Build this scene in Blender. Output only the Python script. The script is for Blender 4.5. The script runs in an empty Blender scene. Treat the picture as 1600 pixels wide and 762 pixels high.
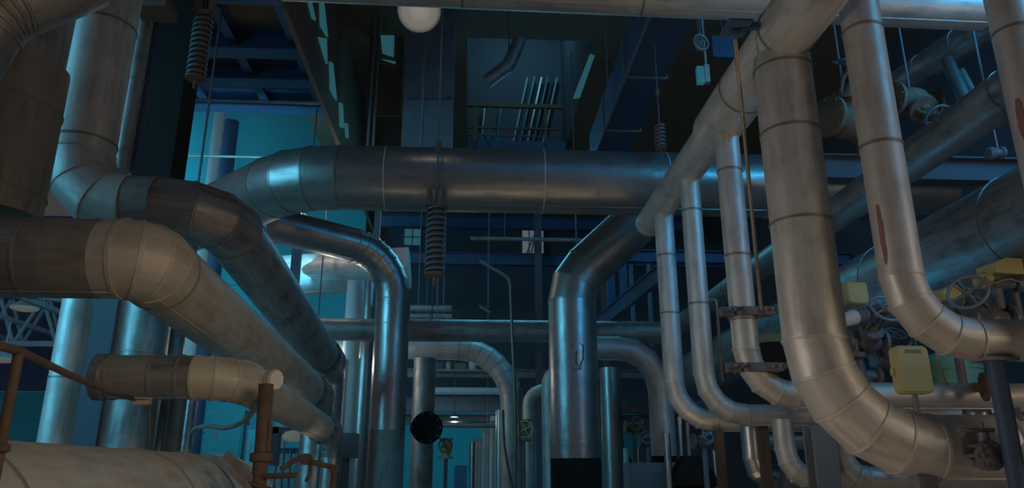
import bpy, math, random
from mathutils import Vector, Matrix
random.seed(7)
V = Vector
SC = bpy.context.scene
COL = SC.collection

# ------------------------------------------------------------------ camera
F = 1165.0                      # focal length in pixels of the 1600x762 frame
YAW, PITCH = math.radians(3.05), math.radians(17.1)
CAM = V((0, 0, 1.6))
cd = bpy.data.cameras.new('camera'); cam = bpy.data.objects.new('camera', cd); COL.objects.link(cam)
cd.sensor_fit = 'HORIZONTAL'; cd.sensor_width = 36.0; cd.lens = F / 1600 * 36.0
cam.location = CAM; cam.rotation_euler = (math.pi / 2 + PITCH, 0, -YAW)
cd.clip_start = 0.05; cd.clip_end = 300
SC.camera = cam
FWD = V((math.sin(YAW) * math.cos(PITCH), math.cos(YAW) * math.cos(PITCH), math.sin(PITCH)))
RGT = V((math.cos(YAW), -math.sin(YAW), 0)); UPV = RGT.cross(FWD)

def P(px, py, Y):
    """world point at distance Y along the aisle that the camera sees at pixel px,py"""
    d = FWD + RGT * ((px - 800) / F) + UPV * ((381 - py) / F)
    return CAM + d * (Y / d.y)

def Zat(x, y, py):
    k = (381 - py) / F
    b = V((x - CAM.x, y - CAM.y, -CAM.z))
    n = UPV - FWD * k
    return -(b.dot(n)) / n.z

# ------------------------------------------------------------------ view, world, lights
vs = SC.view_settings
SC.display_settings.display_device = 'sRGB'
vs.view_transform = 'Standard'; vs.look = 'None'; vs.gamma = 1.0; vs.use_curve_mapping = False
vs.exposure = -2.5
SC.cycles.max_bounces = 6; SC.cycles.diffuse_bounces = 3; SC.cycles.glossy_bounces = 3
SC.cycles.sample_clamp_indirect = 3.0
wd = bpy.data.worlds.new('hall_air'); SC.world = wd; wd.use_nodes = True
bg = wd.node_tree.nodes['Background']
bg.inputs[0].default_value = (0.95, 0.86, 0.92, 1); bg.inputs[1].default_value = 0.28

def area(name, loc, target, size, power, col, sy=None):
    l = bpy.data.lights.new(name, 'AREA'); l.energy = power; l.color = col
    l.shape = 'RECTANGLE'; l.size = size; l.size_y = sy or size
    o = bpy.data.objects.new(name, l); COL.objects.link(o); o.location = loc
    o.rotation_euler = (V(target) - V(loc)).to_track_quat('-Z', 'Y').to_euler()
    return o

def point(name, loc, power, col, r=0.3):
    l = bpy.data.lights.new(name, 'POINT'); l.energy = power; l.color = col; l.shadow_soft_size = r
    o = bpy.data.objects.new(name, l); COL.objects.link(o); o.location = loc
    return o
WARM = (1.0, 0.80, 0.56); TEAL = (0.12, 0.62, 0.95); BLUE = (0.10, 0.42, 1.0); WHITE = (1.0, 0.93, 0.84)
def spot(name, loc, target, power, col, angle, blend=0.6, r=0.4):
    l = bpy.data.lights.new(name, 'SPOT'); l.energy = power; l.color = col; l.spot_size = math.radians(angle); l.spot_blend = blend; l.shadow_soft_size = r
    o = bpy.data.objects.new(name, l); COL.objects.link(o); o.location = loc
    o.rotation_euler = (V(target) - V(loc)).to_track_quat('-Z', 'Y').to_euler()
    return o
spot('flood_right', (-1.6, 5.6, 2.4), (2.9, 7.9, 3.6), 620, (1.0, 0.87, 0.74), 84, 0.5, 0.25)
spot('flood_left', (3.2, -1.5, 4.2), (-2.2, 6.2, 1.3), 2900, WARM, 36, 0.9, 0.5)
fl = area('flood_low', (0.3, 10.4, 1.6), (0.3, 12.9, 6.4), 8.0, 20, (1.0, 0.76, 0.50), 0.6); fl.data.spread = math.radians(85)
area('floor_fill', (2.0, 4.5, 1.2), (2.0, 4.5, 0), 2.0, 340, (1.0, 0.74, 0.50), 8.0)  # added over the unseen floor; its warm bounce lifts the dark parts
area('flood_side', (9.5, 1.0, 3.5), (4.0, 8.0, 3.5), 1.6, 420, WARM, 3.0)
area('roof_daylight', (2.0, 5.0, 12.3), (1, 14, 5.0), 5.0, 110, BLUE)
hl = area('hall_daylight', (-11.5, 7.0, 6.5), (-3, 15.5, 3.5), 6.0, 950, TEAL); hl.data.spread = math.radians(92)
area('far_fill', (1.5, 21.5, 9.9), (0.5, 14, 3.0), 5.0, 520, TEAL, 1.2)  # fill panel added behind the crossing pipe for teal rims
area('aisle_wall_fill', (-2.0, 40.0, 5.0), (0, 50, 2.0), 3.0, 900, TEAL)  # added panel that brightens the teal back wall
area('annex_daylight', (-17.0, 26.0, 12.0), (-17, 44, 6.0), 8.0, 2600, TEAL)
area('bay_daylight', (-7.0, 20.0, 9.0), (-9, 31, 9.0), 5.0, 900, TEAL)
area('bay_low_daylight', (-7.0, 17.0, 4.0), (-8, 30, 3.0), 3.0, 480, TEAL)
rl = area('right_fill', (9.5, 2.5, 9.5), (6.5, 10, 5.0), 2.5, 480, (0.05, 0.48, 1.0)); rl.data.spread = math.radians(80)  # added fill out of view, blue on the two diagonal pipes
rl = area('right_far_fill', (9.9, 8.0, 10.5), (6.2, 19, 4.5), 3.0, 480, (0.05, 0.48, 1.0)); rl.data.spread = math.radians(110)  # second added fill, for the far stretch of the diagonal pipes

# ------------------------------------------------------------------ materials
MATS = {}
def _mat(name):
    m = bpy.data.materials.new(name); m.use_nodes = True
    return m, m.node_tree, m.node_tree.nodes['Principled BSDF']

def metal(name, base, rough=0.4, metallic=0.85, stain=(0.12, 0.10, 0.08), amount=0.5, bump=0.12):
    m, t, b = _mat(name); N = t.nodes; L = t.links
    tc = N.new('ShaderNodeTexCoord'); oi = N.new('ShaderNodeObjectInfo')
    mp = N.new('ShaderNodeMapping'); L.new(tc.outputs['UV'], mp.inputs['Vector'])
    cx = N.new('ShaderNodeCombineXYZ'); mu = N.new('ShaderNodeMath'); mu.operation = 'MULTIPLY'; mu.inputs[1].default_value = 37.0
    L.new(oi.outputs['Random'], mu.inputs[0]); L.new(mu.outputs[0], cx.inputs[0]); L.new(mu.outputs[0], cx.inputs[2])
    L.new(cx.outputs[0], mp.inputs['Location'])
    st = N.new('ShaderNodeMapping'); st.inputs['Scale'].default_value = (6.0, 0.9, 1.0); L.new(mp.outputs[0], st.inputs[0])
    n1 = N.new('ShaderNodeTexNoise'); n1.inputs['Scale'].default_value = 2.2; n1.inputs['Detail'].default_value = 6; L.new(st.outputs[0], n1.inputs['Vector'])
    n2 = N.new('ShaderNodeTexNoise'); n2.inputs['Scale'].default_value = 2.6; n2.inputs['Detail'].default_value = 4; L.new(mp.outputs[0], n2.inputs['Vector'])
    mm = N.new('ShaderNodeMath'); mm.operation = 'MULTIPLY'; L.new(n1.outputs[0], mm.inputs[0]); L.new(n2.outputs[0], mm.inputs[1])
    rp = N.new('ShaderNodeMapRange'); rp.inputs[1].default_value = 0.20; rp.inputs[2].default_value = 0.42; rp.inputs[3].default_value = 0; rp.inputs[4].default_value = amount
    L.new(mm.outputs[0], rp.inputs[0])
    mx = N.new('ShaderNodeMix'); mx.data_type = 'RGBA'; mx.inputs['A'].default_value = (*base, 1); mx.inputs['B'].default_value = (*stain, 1)
    L.new(rp.outputs[0], mx.inputs['Factor']); L.new(mx.outputs['Result'], b.inputs['Base Color'])
    rr = N.new('ShaderNodeMapRange'); rr.inputs[3].default_value = rough - 0.07; rr.inputs[4].default_value = rough + 0.13
    L.new(n1.outputs[0], rr.inputs[0]); L.new(rr.outputs[0], b.inputs['Roughness'])
    b.inputs['Metallic'].default_value = metallic
    n3 = N.new('ShaderNodeTexNoise'); n3.inputs['Scale'].default_value = 3.5; n3.inputs['Detail'].default_value = 2; L.new(mp.outputs[0], n3.inputs['Vector'])
    bp = N.new('ShaderNodeBump'); bp.inputs['Strength'].default_value = bump; bp.inputs['Distance'].default_value = 0.08
    L.new(n3.outputs[0], bp.inputs['Height']); L.new(bp.outputs[0], b.inputs['Normal'])
    MATS[name] = m; return m

def paint(name, base, rough=0.6, metallic=0.0, var=0.25, scale=3.0):
    m, t, b = _mat(name); N = t.nodes; L = t.links
    tc = N.new('ShaderNodeTexCoord')
    n = N.new('ShaderNodeTexNoise'); n.inputs['Scale'].default_value = scale; n.inputs['Detail'].default_value = 5
    L.new(tc.outputs['Object'], n.inputs['Vector'])
    mx = N.new('ShaderNodeMix'); mx.data_type = 'RGBA'
    mx.inputs['A'].default_value = (*[c * (1 - var) for c in base], 1); mx.inputs['B'].default_value = (*[min(1, c * (1 + var)) for c in base], 1)
    L.new(n.outputs[0], mx.inputs['Factor']); L.new(mx.outputs['Result'], b.inputs['Base Color'])
    b.inputs['Roughness'].default_value = rough; b.inputs['Metallic'].default_value = metallic
    MATS[name] = m; return m

def glow(name, col, s):
    m, t, b = _mat(name)
    b.inputs['Base Color'].default_value = (*[c * 0.5 for c in col], 1)
    b.inputs['Emission Color'].default_value = (*col, 1); b.inputs['Emission Strength'].default_value = s
    MATS[name] = m; return m

ALU = metal('aluminium_cladding', (0.74, 0.72, 0.68), 0.50, 0.50, (0.24, 0.21, 0.18), 0.45)
ALUC = metal('satin_cladding', (0.46, 0.45, 0.43), 0.34, 0.80, (0.2, 0.19, 0.17), 0.4)
ALUB = metal('bright_cladding', (0.54, 0.53, 0.52), 0.33, 0.88, (0.2, 0.2, 0.2), 0.35)
ALUD = metal('dull_cladding', (0.46, 0.44, 0.42), 0.46, 0.65, (0.10, 0.09, 0.08), 0.6)
TAN = metal('weathered_cladding', (0.66, 0.61, 0.53), 0.58, 0.25, (0.22, 0.18, 0.14), 0.45)
STEEL = paint('dark_steel', (0.20, 0.22, 0.25), 0.55)
BLACK = paint('black_steel', (0.23, 0.145, 0.095), 0.85)
BLUEP = paint('blue_painted_steel', (0.07, 0.12, 0.22), 0.55)
RUST = paint('rusty_steel', (0.14, 0.10, 0.075), 0.75, 0.0, 0.4, 14)
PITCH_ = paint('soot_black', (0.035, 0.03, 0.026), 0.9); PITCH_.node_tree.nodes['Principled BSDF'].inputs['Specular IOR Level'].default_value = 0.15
WHEEL = paint('grey_wheel_paint', (0.34, 0.33, 0.33), 0.45, 0.2, 0.15, 8)
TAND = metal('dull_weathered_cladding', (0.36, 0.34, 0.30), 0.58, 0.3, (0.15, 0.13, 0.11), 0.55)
IRON = paint('grey_cast_iron', (0.20, 0.20, 0.22), 0.5, 0.2, 0.4, 12)
YEL = paint('yellow_paint', (0.74, 0.64, 0.28), 0.55, 0.0, 0.08)
GREEN = paint('green_paint', (0.22, 0.27, 0.14), 0.55)
CONC = paint('concrete', (0.36, 0.35, 0.33), 0.85, 0, 0.25, 1.5)
TEALC = paint('teal_cabinet_paint', (0.04, 0.30, 0.33), 0.7, 0, 0.1)
TEALW = paint('teal_wall_paint', (0.07, 0.50, 0.55), 0.8, 0, 0.10, 0.6)
DKW = paint('dark_wall_paint', (0.13, 0.13, 0.15), 0.85, 0, 0.2, 0.5)
WHT = paint('white_paint', (0.80, 0.80, 0.78), 0.6, 0, 0.05)
TRUSSP = paint('pale_truss_paint', (0.45, 0.62, 0.66), 0.6)
GALV = metal('galvanised_rod', (0.42, 0.36, 0.30), 0.5, 0.6)
RUBBER = paint('cable_rubber', (0.16, 0.15, 0.15), 0.6)
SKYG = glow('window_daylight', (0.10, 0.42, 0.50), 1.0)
LAMPG = glow('lamp_glass', (1.0, 0.93, 0.82), 0.42)
DAYW = glow('bright_window', (0.85, 0.92, 0.9), 0.55)

# ------------------------------------------------------------------ mesh builder
def basis(d):
    d = d.normalized()
    a = V((0, 0, 1)) if abs(d.z) < 0.9 else V((0, 1, 0))
    u = d.cross(a).normalized(); v = d.cross(u).normalized()
    return u, v

class MB:
    def __init__(s): s.v = []; s.f = []; s.uv = []; s.sm = []; s.sharp = set()
    def quad(s, idx, uv=None, smooth=False):
        s.f.append(tuple(idx)); s.uv.append(uv or [(0, 0)] * len(idx)); s.sm.append(smooth)
    def rings(s, rings, closed=True, uvlen=None, rad=1.0, cap0=False, cap1=False, smooth=True, sharp=True):
        n = len(rings[0]); b = len(s.v)
        for r in rings: s.v.extend(r)
        circ = 2 * math.pi * rad
        for i in range(len(rings) - 1):
            l0 = uvlen[i] if uvlen else i; l1 = uvlen[i + 1] if uvlen else i + 1
            for k in range(n if closed else n - 1):
                k2 = (k + 1) % n
                s.quad((b + i * n + k, b + i * n + k2, b + (i + 1) * n + k2, b + (i + 1) * n + k),
                       [(k / n * circ, l0), ((k + 1) / n * circ, l0), ((k + 1) / n * circ, l1), (k / n * circ, l1)], smooth)
        if sharp:
            for i in range(len(rings)):
                for k in range(n):
                    a, c = b + i * n + k, b + i * n + (k + 1) % n
                    s.sharp.add((min(a, c), max(a, c)))
        if cap0: s.quad([b + k for k in range(n)][::-1])
        if cap1: s.quad([b + (len(rings) - 1) * n + k for k in range(n)])
    def tube(s, a, c, r, r2=None, n=16, cap=True):
        a, c = V(a), V(c); r2 = r if r2 is None else r2
        u, v = basis(c - a); R = []
        for p, q in ((a, r), (c, r2)):
            R.append([p + (u * math.cos(2 * math.pi * k / n) + v * math.sin(2 * math.pi * k / n)) * q for k in range(n)])
        s.rings(R, uvlen=[0, (c - a).length], rad=r, cap0=cap, cap1=cap); return s
    def path(s, pts, r, n=10, cap=True, sharp=False):
        pts = [V(p) for p in pts]; u, v = basis(pts[1] - pts[0]); R = []; L = []; acc = 0
        for i, p in enumerate(pts):
            d = (pts[min(i + 1, len(pts) - 1)] - pts[max(i - 1, 0)]).normalized()
            u = (u - d * u.dot(d)).normalized(); v = d.cross(u)
            R.append([p + (u * math.cos(2 * math.pi * k / n) + v * math.sin(2 * math.pi * k / n)) * r for k in range(n)])
            if i: acc += (p - pts[i - 1]).length
            L.append(acc)
        s.rings(R, uvlen=L, rad=r, cap0=cap, cap1=cap, sharp=sharp); return s
    def lathe(s, o, ax, prof, n=24, cap=True):
        """prof: list of (distance along axis, radius)"""
        o, ax = V(o), V(ax).normalized(); u, v = basis(ax)
        R = [[o + ax * t + (u * math.cos(2 * math.pi * k / n) + v * math.sin(2 * math.pi * k / n)) * max(q, 1e-4) for k in range(n)] for t, q in prof]
        s.rings(R, rad=max(q for _, q in prof), cap0=cap, cap1=cap); return s
    def torus(s, c, ax, R, r, n=28, m=8):
        c, ax = V(c), V(ax).normalized(); u, v = basis(ax); b = len(s.v)
        for i in range(n):
            d = u * math.cos(2 * math.pi * i / n) + v * math.sin(2 * math.pi * i / n)
            for j in range(m):
                a = 2 * math.pi * j / m
                s.v.append(c + d * (R + r * math.cos(a)) + ax * (r * math.sin(a)))
        for i in range(n):
            for j in range(m):
                s.quad((b + i * m + j, b + ((i + 1) % n) * m + j, b + ((i + 1) % n) * m + (j + 1) % m, b + i * m + (j + 1) % m), None, True)
        return s
    def box(s, c, size, M=None, bev=0.0):
        c = V(c); hx, hy, hz = [q / 2 for q in size]; b = len(s.v)
        if bev <= 0:
            co = [V((x * hx, y * hy, z * hz)) for x in (-1, 1) for y in (-1, 1) for z in (-1, 1)]
            fs = [(0, 1, 3, 2), (4, 6, 7, 5), (0, 4, 5, 1), (2, 3, 7, 6), (0, 2, 6, 4), (1, 5, 7, 3)]
        else:                        # rounded outline in x/z, straight through y, chamfered front and back
            co = []; fs = []; m = 5
            def outline(inset):
                o = []
                for cx, cz, a0 in ((1, 1, 0), (-1, 1, 90), (-1, -1, 180), (1, -1, 270)):
                    for k in range(m):
                        a = math.radians(a0 + 90 * k / (m - 1)); q = bev - inset
                        o.append((cx * (hx - bev) + q * math.cos(a), cz * (hz - bev) + q * math.sin(a)))
                return o
            e = min(bev * 0.4, hy * 0.4)
            for yy, ins in ((-hy, e), (-hy + e, 0), (hy - e, 0), (hy, e)):
                co += [V((x, yy, z)) for x, z in outline(ins)]
            n = 4 * m
            for i in range(3):
                for k in range(n): fs.append((i * n + k, i * n + (k + 1) % n, (i + 1) * n + (k + 1) % n, (i + 1) * n + k))
            fs.append(tuple(range(n))[::-1]); fs.append(tuple(3 * n + k for k in range(n)))
        for q in co: s.v.append(c + ((M @ q) if M else q))
        for f in fs: s.quad([b + i for i in f])
        return s
    def beam(s, a, c, w, h):
        """rectangular bar from a to c, width w (horizontal) and height h"""
        a, c = V(a), V(c); d = (c - a).normalized(); L = (c - a).length
        x = d.cross(V((0, 0, 1)))
        x = x.normalized() if x.length > 1e-3 else V((1, 0, 0))
        z = x.cross(d).normalized()
        M = Matrix((x, d, z)).transposed()
        return s.box((a + c) / 2, (w, L, h), M)
    def ibeam(s, a, c, w, h, t=0.03):
        a, c = V(a), V(c); d = (c - a).normalized()
        x = d.cross(V((0, 0, 1)))
        x = x.normalized() if x.length > 1e-3 else V((1, 0, 0))
        z = x.cross(d).normalized(); M = Matrix((x, d, z)).transposed(); L = (c - a).length; mid = (a + c) / 2
        s.box(mid + z * (h / 2 - t / 2), (w, L, t), M); s.box(mid - z * (h / 2 - t / 2), (w, L, t), M)
        s.box(mid, (t, L, h - 2 * t), M); return s
    def build(s, name, mat, parent=None, origin=None):
        org = V(parent['_o']) if parent else V(origin or (0, 0, 0))
        me = bpy.data.meshes.new(name)
        me.from_pydata([tuple(q - org) for q in s.v], [], s.f)
        ul = me.uv_layers.new(name='UVMap'); flat = [c for u in s.uv for p in u for c in p]
        ul.data.foreach_set('uv', flat)
        me.polygons.foreach_set('use_smooth', s.sm)
        if s.sharp:
            at = me.attributes.new('sharp_edge', 'BOOLEAN', 'EDGE')
            at.data.foreach_set('value', [(min(e.vertices), max(e.vertices)) in s.sharp for e in me.edges])
        me.materials.append(mat); me.update()
        o = bpy.data.objects.new(name, me); COL.objects.link(o)
        if parent: o.parent = parent
        else: o.location = org
        o['_o'] = tuple(org)
        return o

def thing(name, label, cat, base, group=None):
    o = bpy.data.objects.new(name, None); COL.objects.link(o); o.location = base; o['_o'] = tuple(V(base))
    o.empty_display_size = 0.1
    o['label'] = label; o['category'] = cat
    if group: o['group'] = group
    return o
def tag(o, label, cat, group=None, kind=None):
    o['label'] = label; o['category'] = cat
    if group: o['group'] = group
    if kind: o['kind'] = kind
    return o
def struct(name, mb, mat, label=None):
    o = mb.build(name, mat); o['kind'] = 'structure'
    if label: o['label'] = label
    return o

SEAMD = metal('joint_band_metal', (0.36, 0.35, 0.33), 0.5, 0.6, (0.14, 0.12, 0.11), 0.6)
SEAM = {'aluminium_cladding': SEAMD, 'weathered_cladding': TAND, 'satin_cladding': ALU}
# ------------------------------------------------------------------ clad pipes
def ringband(mb, c, n, d, r, w, h, seg=40):
    """a raised bead around a pipe, in the plane of normal n, pipe direction d"""
    u, v = basis(d); R = []
    for off, q in ((-w / 2, r - 0.002), (-w / 2, r + h), (w / 2, r + h), (w / 2, r - 0.002)):
        ring = []
        for k in range(seg):
            a = 2 * math.pi * k / seg; e = (u * math.cos(a) + v * math.sin(a)) * q
            ring.append(c + e - d * (e.dot(n) / d.dot(n)) + d * off)
        R.append(ring)
    mb.rings(R, rad=r)

def pipe(name, label, pts, r, mat, bend=None, nseg=4, every=None, at=(), group=None, cap=(True, True),
         cat='pipe', bead=0.009, seg=44, seam=True, mats=None, emats={}):
    """clad pipe along corner points: straight_section and elbow parts, raised joint bands"""
    pts = [V(p) for p in pts]; n = len(pts)
    root = thing(name, label, cat, pts[0] if pts[0].z < pts[-1].z else pts[-1], group)
    bend = bend or r * 3; cut = [0.0] * n; info = {}
    for i in range(1, n - 1):
        a = (pts[i] - pts[i - 1]).normalized(); b = (pts[i + 1] - pts[i]).normalized()
        ang = a.angle(b); t = bend * math.tan(ang / 2)
        t = min(t, 0.48 * (pts[i] - pts[i - 1]).length if i > 1 else 0.95 * (pts[i] - pts[i - 1]).length,
                0.48 * (pts[i + 1] - pts[i]).length if i < n - 2 else 0.95 * (pts[i + 1] - pts[i]).length)
        cut[i] = t; info[i] = (a, b, ang, t)
    acc = 0.0; lastdist = 0
    for i in range(n - 1):
        d = (pts[i + 1] - pts[i]).normalized()
        A = pts[i] + d * cut[i]; B = pts[i + 1] - d * cut[i + 1]
        L = (B - A).length
        mb = MB(); mb.tube(A, B, r, n=seg, cap=False)
        nb = len(mb.v)
        if i == 0 and cap[0]: mb.quad([k for k in range(seg)][::-1])
        if i == n - 2 and cap[1]: mb.quad([seg + k for k in range(seg)])
        if seam:                                                    # longitudinal lap seam of the cladding
            u, v = basis(d); e = (u * 0.35 + v * (0.94 if abs(d.z) < .9 else -0.94)).normalized()
            mb.beam(A + e * r, B + e * r, 0.012, 0.012)
        mm = mats[i] if mats and mats[i] else mat
        mb.build('straight_section', mm, root)
        ss = []
        if every: ss = [k * every for k in range(1, int(L / every) + 1) if k * every < L - 0.05]
        ss += [q - acc for q in at if acc < q < acc + L]
        for q in ss:
            m2 = MB(); ringband(m2, A + d * q, d, d, r, 0.026, bead, seg); m2.build('band', SEAM.get(mm.name, mm), root)
        acc += L
        if i + 1 in info:
            a, b, ang, t = info[i + 1]
            if ang > 1e-3:
                R = t / math.tan(ang / 2); ax = a.cross(b).normalized(); c = A + d * L
                cen = c + ax.cross(a) * R
                q0 = c - cen; P_ = [cen + Matrix.Rotation(ang * k / nseg, 3, ax) @ q0 for k in range(nseg + 1)]
                # mitred rings
                mb = MB(); rings = []; ul = []; al = 0
                u, v = basis(a); D = [a] + [(P_[k + 1] - P_[k]).normalized() for k in range(nseg)] + [b]
                for k in range(nseg + 1):
                    din, dout = D[k], D[k + 1]
                    nn = (din + dout).normalized() if 0 < k < nseg else (a if k == 0 else b)
                    if k:
                        rot = D[k - 1].rotation_difference(din); u = rot @ u; v = rot @ v
                    dd = din if k else a
                    ring = []
                    for j in range(seg):
                        an = 2 * math.pi * j / seg; e = (u * math.cos(an) + v * math.sin(an)) * r
                        ring.append(P_[k] + e - dd * (e.dot(nn) / dd.dot(nn)))
                    rings.append(ring)
                    if k: al += (P_[k] - P_[k - 1]).length
                    ul.append(al)
                mb.rings(rings, uvlen=ul, rad=r)
                for k in range(nseg + 1):
                    nn = (D[k] + D[k + 1]).normalized() if 0 < k < nseg else (a if k == 0 else b)
                    ringband(mb, P_[k], nn, nn, r * (1.004), 0.03 if r > .2 else .02, bead, seg)
                mb.build('elbow', emats.get(i + 1, mm), root)
                acc += ang * R
    return root

def vdrop(px, py0, Y, pyb):
    """vertical line through pixel px,py0 at depth Y down to the height seen at pixel row pyb"""
    t = P(px, py0, Y)
    return t, V((t.x, t.y, Zat(t.x, t.y, pyb)))

# ================================================================== SETTING
mb = MB(); mb.box((-5, 22, -0.1), (60, 70, 0.2)); struct('floor', mb, CONC)
mb = MB()
mb.box((2.75, 4.75, 12.9), (16.5, 25.5, 0.3)); mb.box((2.75, 30.5, 12.9), (16.5, 11.0, 0.3))
mb.box((-2.9, 21.25, 12.9), (5.2, 7.5, 0.3)); mb.box((7.1, 21.25, 12.9), (7.8, 7.5, 0.3)); struct('ceiling', mb, BLACK)
mb = MB(); mb.box((1.45, 25.1, 15.5), (3.5, 0.2, 5.0)); mb.box((-0.4, 21.2, 15.5), (0.2, 7.6, 5.0)); mb.box((3.3, 21.2, 15.5), (0.2, 7.6, 5.0))
mb.box((1.45, 21.2, 18.1), (3.9, 7.9, 0.2)); struct('wall_shaft', mb, DKW)
mb = MB(); mb.box((-7.5, 14.2, 12.9), (4.0, 14.4, 0.3)); struct('ceiling_bay', mb, BLACK)
mb = MB(); mb.box((11.1, 21, 6.4), (0.2, 58, 12.8)); struct('wall_right', mb, DKW)
mb = MB(); mb.box((3.4, 34.1, 8.6), (15.2, 0.2, 8.4)); struct('wall_far', mb, DKW)
mb = MB(); mb.box((3.4, 50.1, 4), (19, 0.2, 8)); struct('wall_back', mb, TEALW)
mb = MB(); mb.box((-9.2, 31.1, 10), (9.0, 0.2, 20))
for k in range(9): mb.box((-9.2, 30.98, 1.2 + k * 2.0), (9.0, 0.04, 0.08))
struct('wall_bay', mb, TEALW)
mb = MB(); mb.box((-24, 52, 3.4), (22, 0.2, 6.8))
for k in range(5): mb.box((-24, 51.87, 0.9 + k * 1.4), (22, 0.06, 0.1))
struct('wall_left', mb, TEALW)
mb = MB(); mb.box((-24, 52, 13), (22, 0.2, 12.3)); struct('wall_left_upper', mb, BLUEP)

# ================================================================== RIGHT HAND PIPES
# header and its drops
vx = 735; vy = 740
def hdr(Y):  # header axis, parallel to the aisle
    p = P(1217, 65, 6.5); return V((p.x, Y, p.z))
hp = pipe('header_pipe', 'dull tan clad header pipe climbing diagonally with four pipes dropping from it', [hdr(3.6), hdr(8.55)], 0.292, ALU, at=[0.9, 2.7, 3.9])
mb = MB(); d_ = hdr(9) - hdr(8)
mb.lathe(hdr(8.55), d_, [(0, .292), (.10, .27), (.16, .232)], 44, cap=False); mb.build('reducer', ALU, hp)
mb = MB(); mb.tube(hdr(8.70), hdr(12.30), .232, n=44, cap=False); mb.lathe(hdr(12.28), d_, [(0, .232), (.05, .225), (.09, .19), (.11, .1), (.112, .01)], 44, cap=False); mb.build('straight_section', ALU, hp)
for yy in (10.3, 12.2):
    mb = MB(); ringband(mb, hdr(yy), d_, d_, .232, .035, .006); mb.build('band', ALU, hp)
def drop(name, label, Y, r, pyb, bend, far, mat, ys, nseg=4):
    t = hdr(Y); t = t - V((0, 0, 0.20 if Y < 8.5 else 0.15)); b = V((t.x, t.y, Zat(t.x, t.y, pyb)))
    sb = [t.z - Zat(t.x, t.y, q) for q in ys]
    return pipe(name, label, [t, b, V((far, b.y, b.z))], r, mat, bend, nseg, at=sb)
drop('drop_pipe', 'thick clad pipe dropping from the header and bending right in wide mitred segments', 6.5, 0.278, 698, 0.92, 7.2, ALU, (112, 210, 350), 5)
drop('drop_pipe', 'slim clad pipe with two black valves, just left of the thick drop pipe', 8.2, 0.146, 617, 0.5, 8.0, ALU, (268, 400, 500))
drop('drop_pipe', 'slim clad pipe dropping between two others, its elbow lying over another', 9.8, 0.138, 648, 0.52, 8.0, ALU, (330, 475))
drop('drop_pipe', 'slim clad pipe dropping from the closed end of the header', 11.3, 0.15, 658, 0.58, 8.0, ALU, (400, 490))
t, b = vdrop(1340, 0, 6.0, 530); t.z += 1.2
pipe('riser_pipe', 'clad pipe falling across the top pipe and bending right above the valves', [t, b, V((b.x + 3, b.y, b.z))], 0.178, ALU, 0.54, 4,
     at=[1.2 + P(1340, 0, 6).z - Zat(t.x, t.y, q) for q in (50, 230)])
t, b = vdrop(1572, 0, 5.6, 700); t.z += 1.2
pipe('riser_pipe', 'clad pipe cut off by the right edge, with a red smear on it', [t, b], 0.172, ALU, at=[1.55, 3.1])
def patch(root, name, A, d, r, l0, l1, a0, a1, mat, label, seed):
    """an irregular thin coat of paint or dirt lying on a pipe"""
    rnd = random.Random(seed); d = V(d).normalized(); u, v = basis(d); m = MB(); n = 14; k = 10; G = []
    for i in range(n + 1):
        e0 = rnd.uniform(-.18, .18); e1 = rnd.uniform(-.18, .18); w = math.sin(math.pi * min(1, max(0.03, i / n))) ** .4
        row = []
        for j in range(k + 1):
            mid = (a0 + a1) / 2; h = (a1 - a0) / 2 * w; t_ = -1 + 2 * j / k
            an = math.radians(mid + h * (t_ * (1 + (e1 if t_ > 0 else e0))))
            row.append(A + d * (l0 + (l1 - l0) * i / n) + (u * math.cos(an) + v * math.sin(an)) * (r + .003))
        G.append(row)
    b0 = len(m.v)
    for row in G: m.v.extend(row)
    for i in range(n):
        for j in range(k):
            m.quad((b0 + i * (k + 1) + j, b0 + i * (k + 1) + j + 1, b0 + (i + 1) * (k + 1) + j + 1, b0 + (i + 1) * (k + 1) + j), None, True)
    o = m.build(name, mat, root); o['label'] = label
PANE = paint('blue_panel_paint', (0.10, 0.28, 0.42), 0.4)
REDP = paint('faded_red_paint', (0.36, 0.17, 0.145), 0.6, 0, .3, 9)
DIRT = metal('grimy_cladding', (0.34, 0.33, 0.32), 0.55, 0.4, (0.12, 0.11, 0.10), 0.6)
def ang_of(d, w):
    u, v = basis(V(d)); w = V(w); return math.degrees(math.atan2(w.dot(v), w.dot(u)))
byl = lambda t_: [o for o in COL.objects if o.get('label', '').startswith(t_)][0]
dn = V((0, 0, -1))
rt = byl('clad pipe cut off by the right'); q = P(1590, 190, 5.6); tt, _b = vdrop(1572, 0, 5.6, 700); z0 = Zat(tt.x, 5.6, 160)
aa = ang_of(dn, (-.92, -.39, 0)); patch(rt, 'paint_smear', V((tt.x, 5.6, z0)), dn, .172, 0, .42, aa - 13, aa + 13, REDP, 'red paint smear', 3)
rt = byl('clad pipe falling across'); tt, _b = vdrop(1340, 0, 6.0, 530); z0 = Zat(tt.x, 6, 325)
aa = ang_of(dn, (-.90, -.43, 0)); patch(rt, 'paint_smear', V((tt.x, 6.0, z0)), dn, .178, 0, .55, aa - 8, aa + 8, REDP, 'red paint smear', 5)
rt = byl('thick clad pipe dropping'); hz = Zat(hdr(6.5).x, 6.5, 698); dx = V((1, 0, 0))
aa = ang_of(dx, (0, -.97, .05)); patch(rt, 'grime_patch', V((hdr(6.5).x, 6.5, hz)), dx, .278, 1.02, 1.42, aa - 30, aa + 36, DIRT, 'dark grime patch', 8)
aa = ang_of(dx, (0, -.93, -.30)); patch(rt, 'grime_patch', V((hdr(6.5).x, 6.5, hz)), dx, .278, 1.40, 1.75, aa - 22, aa + 30, DIRT, 'dark grime patch', 9)
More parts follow.
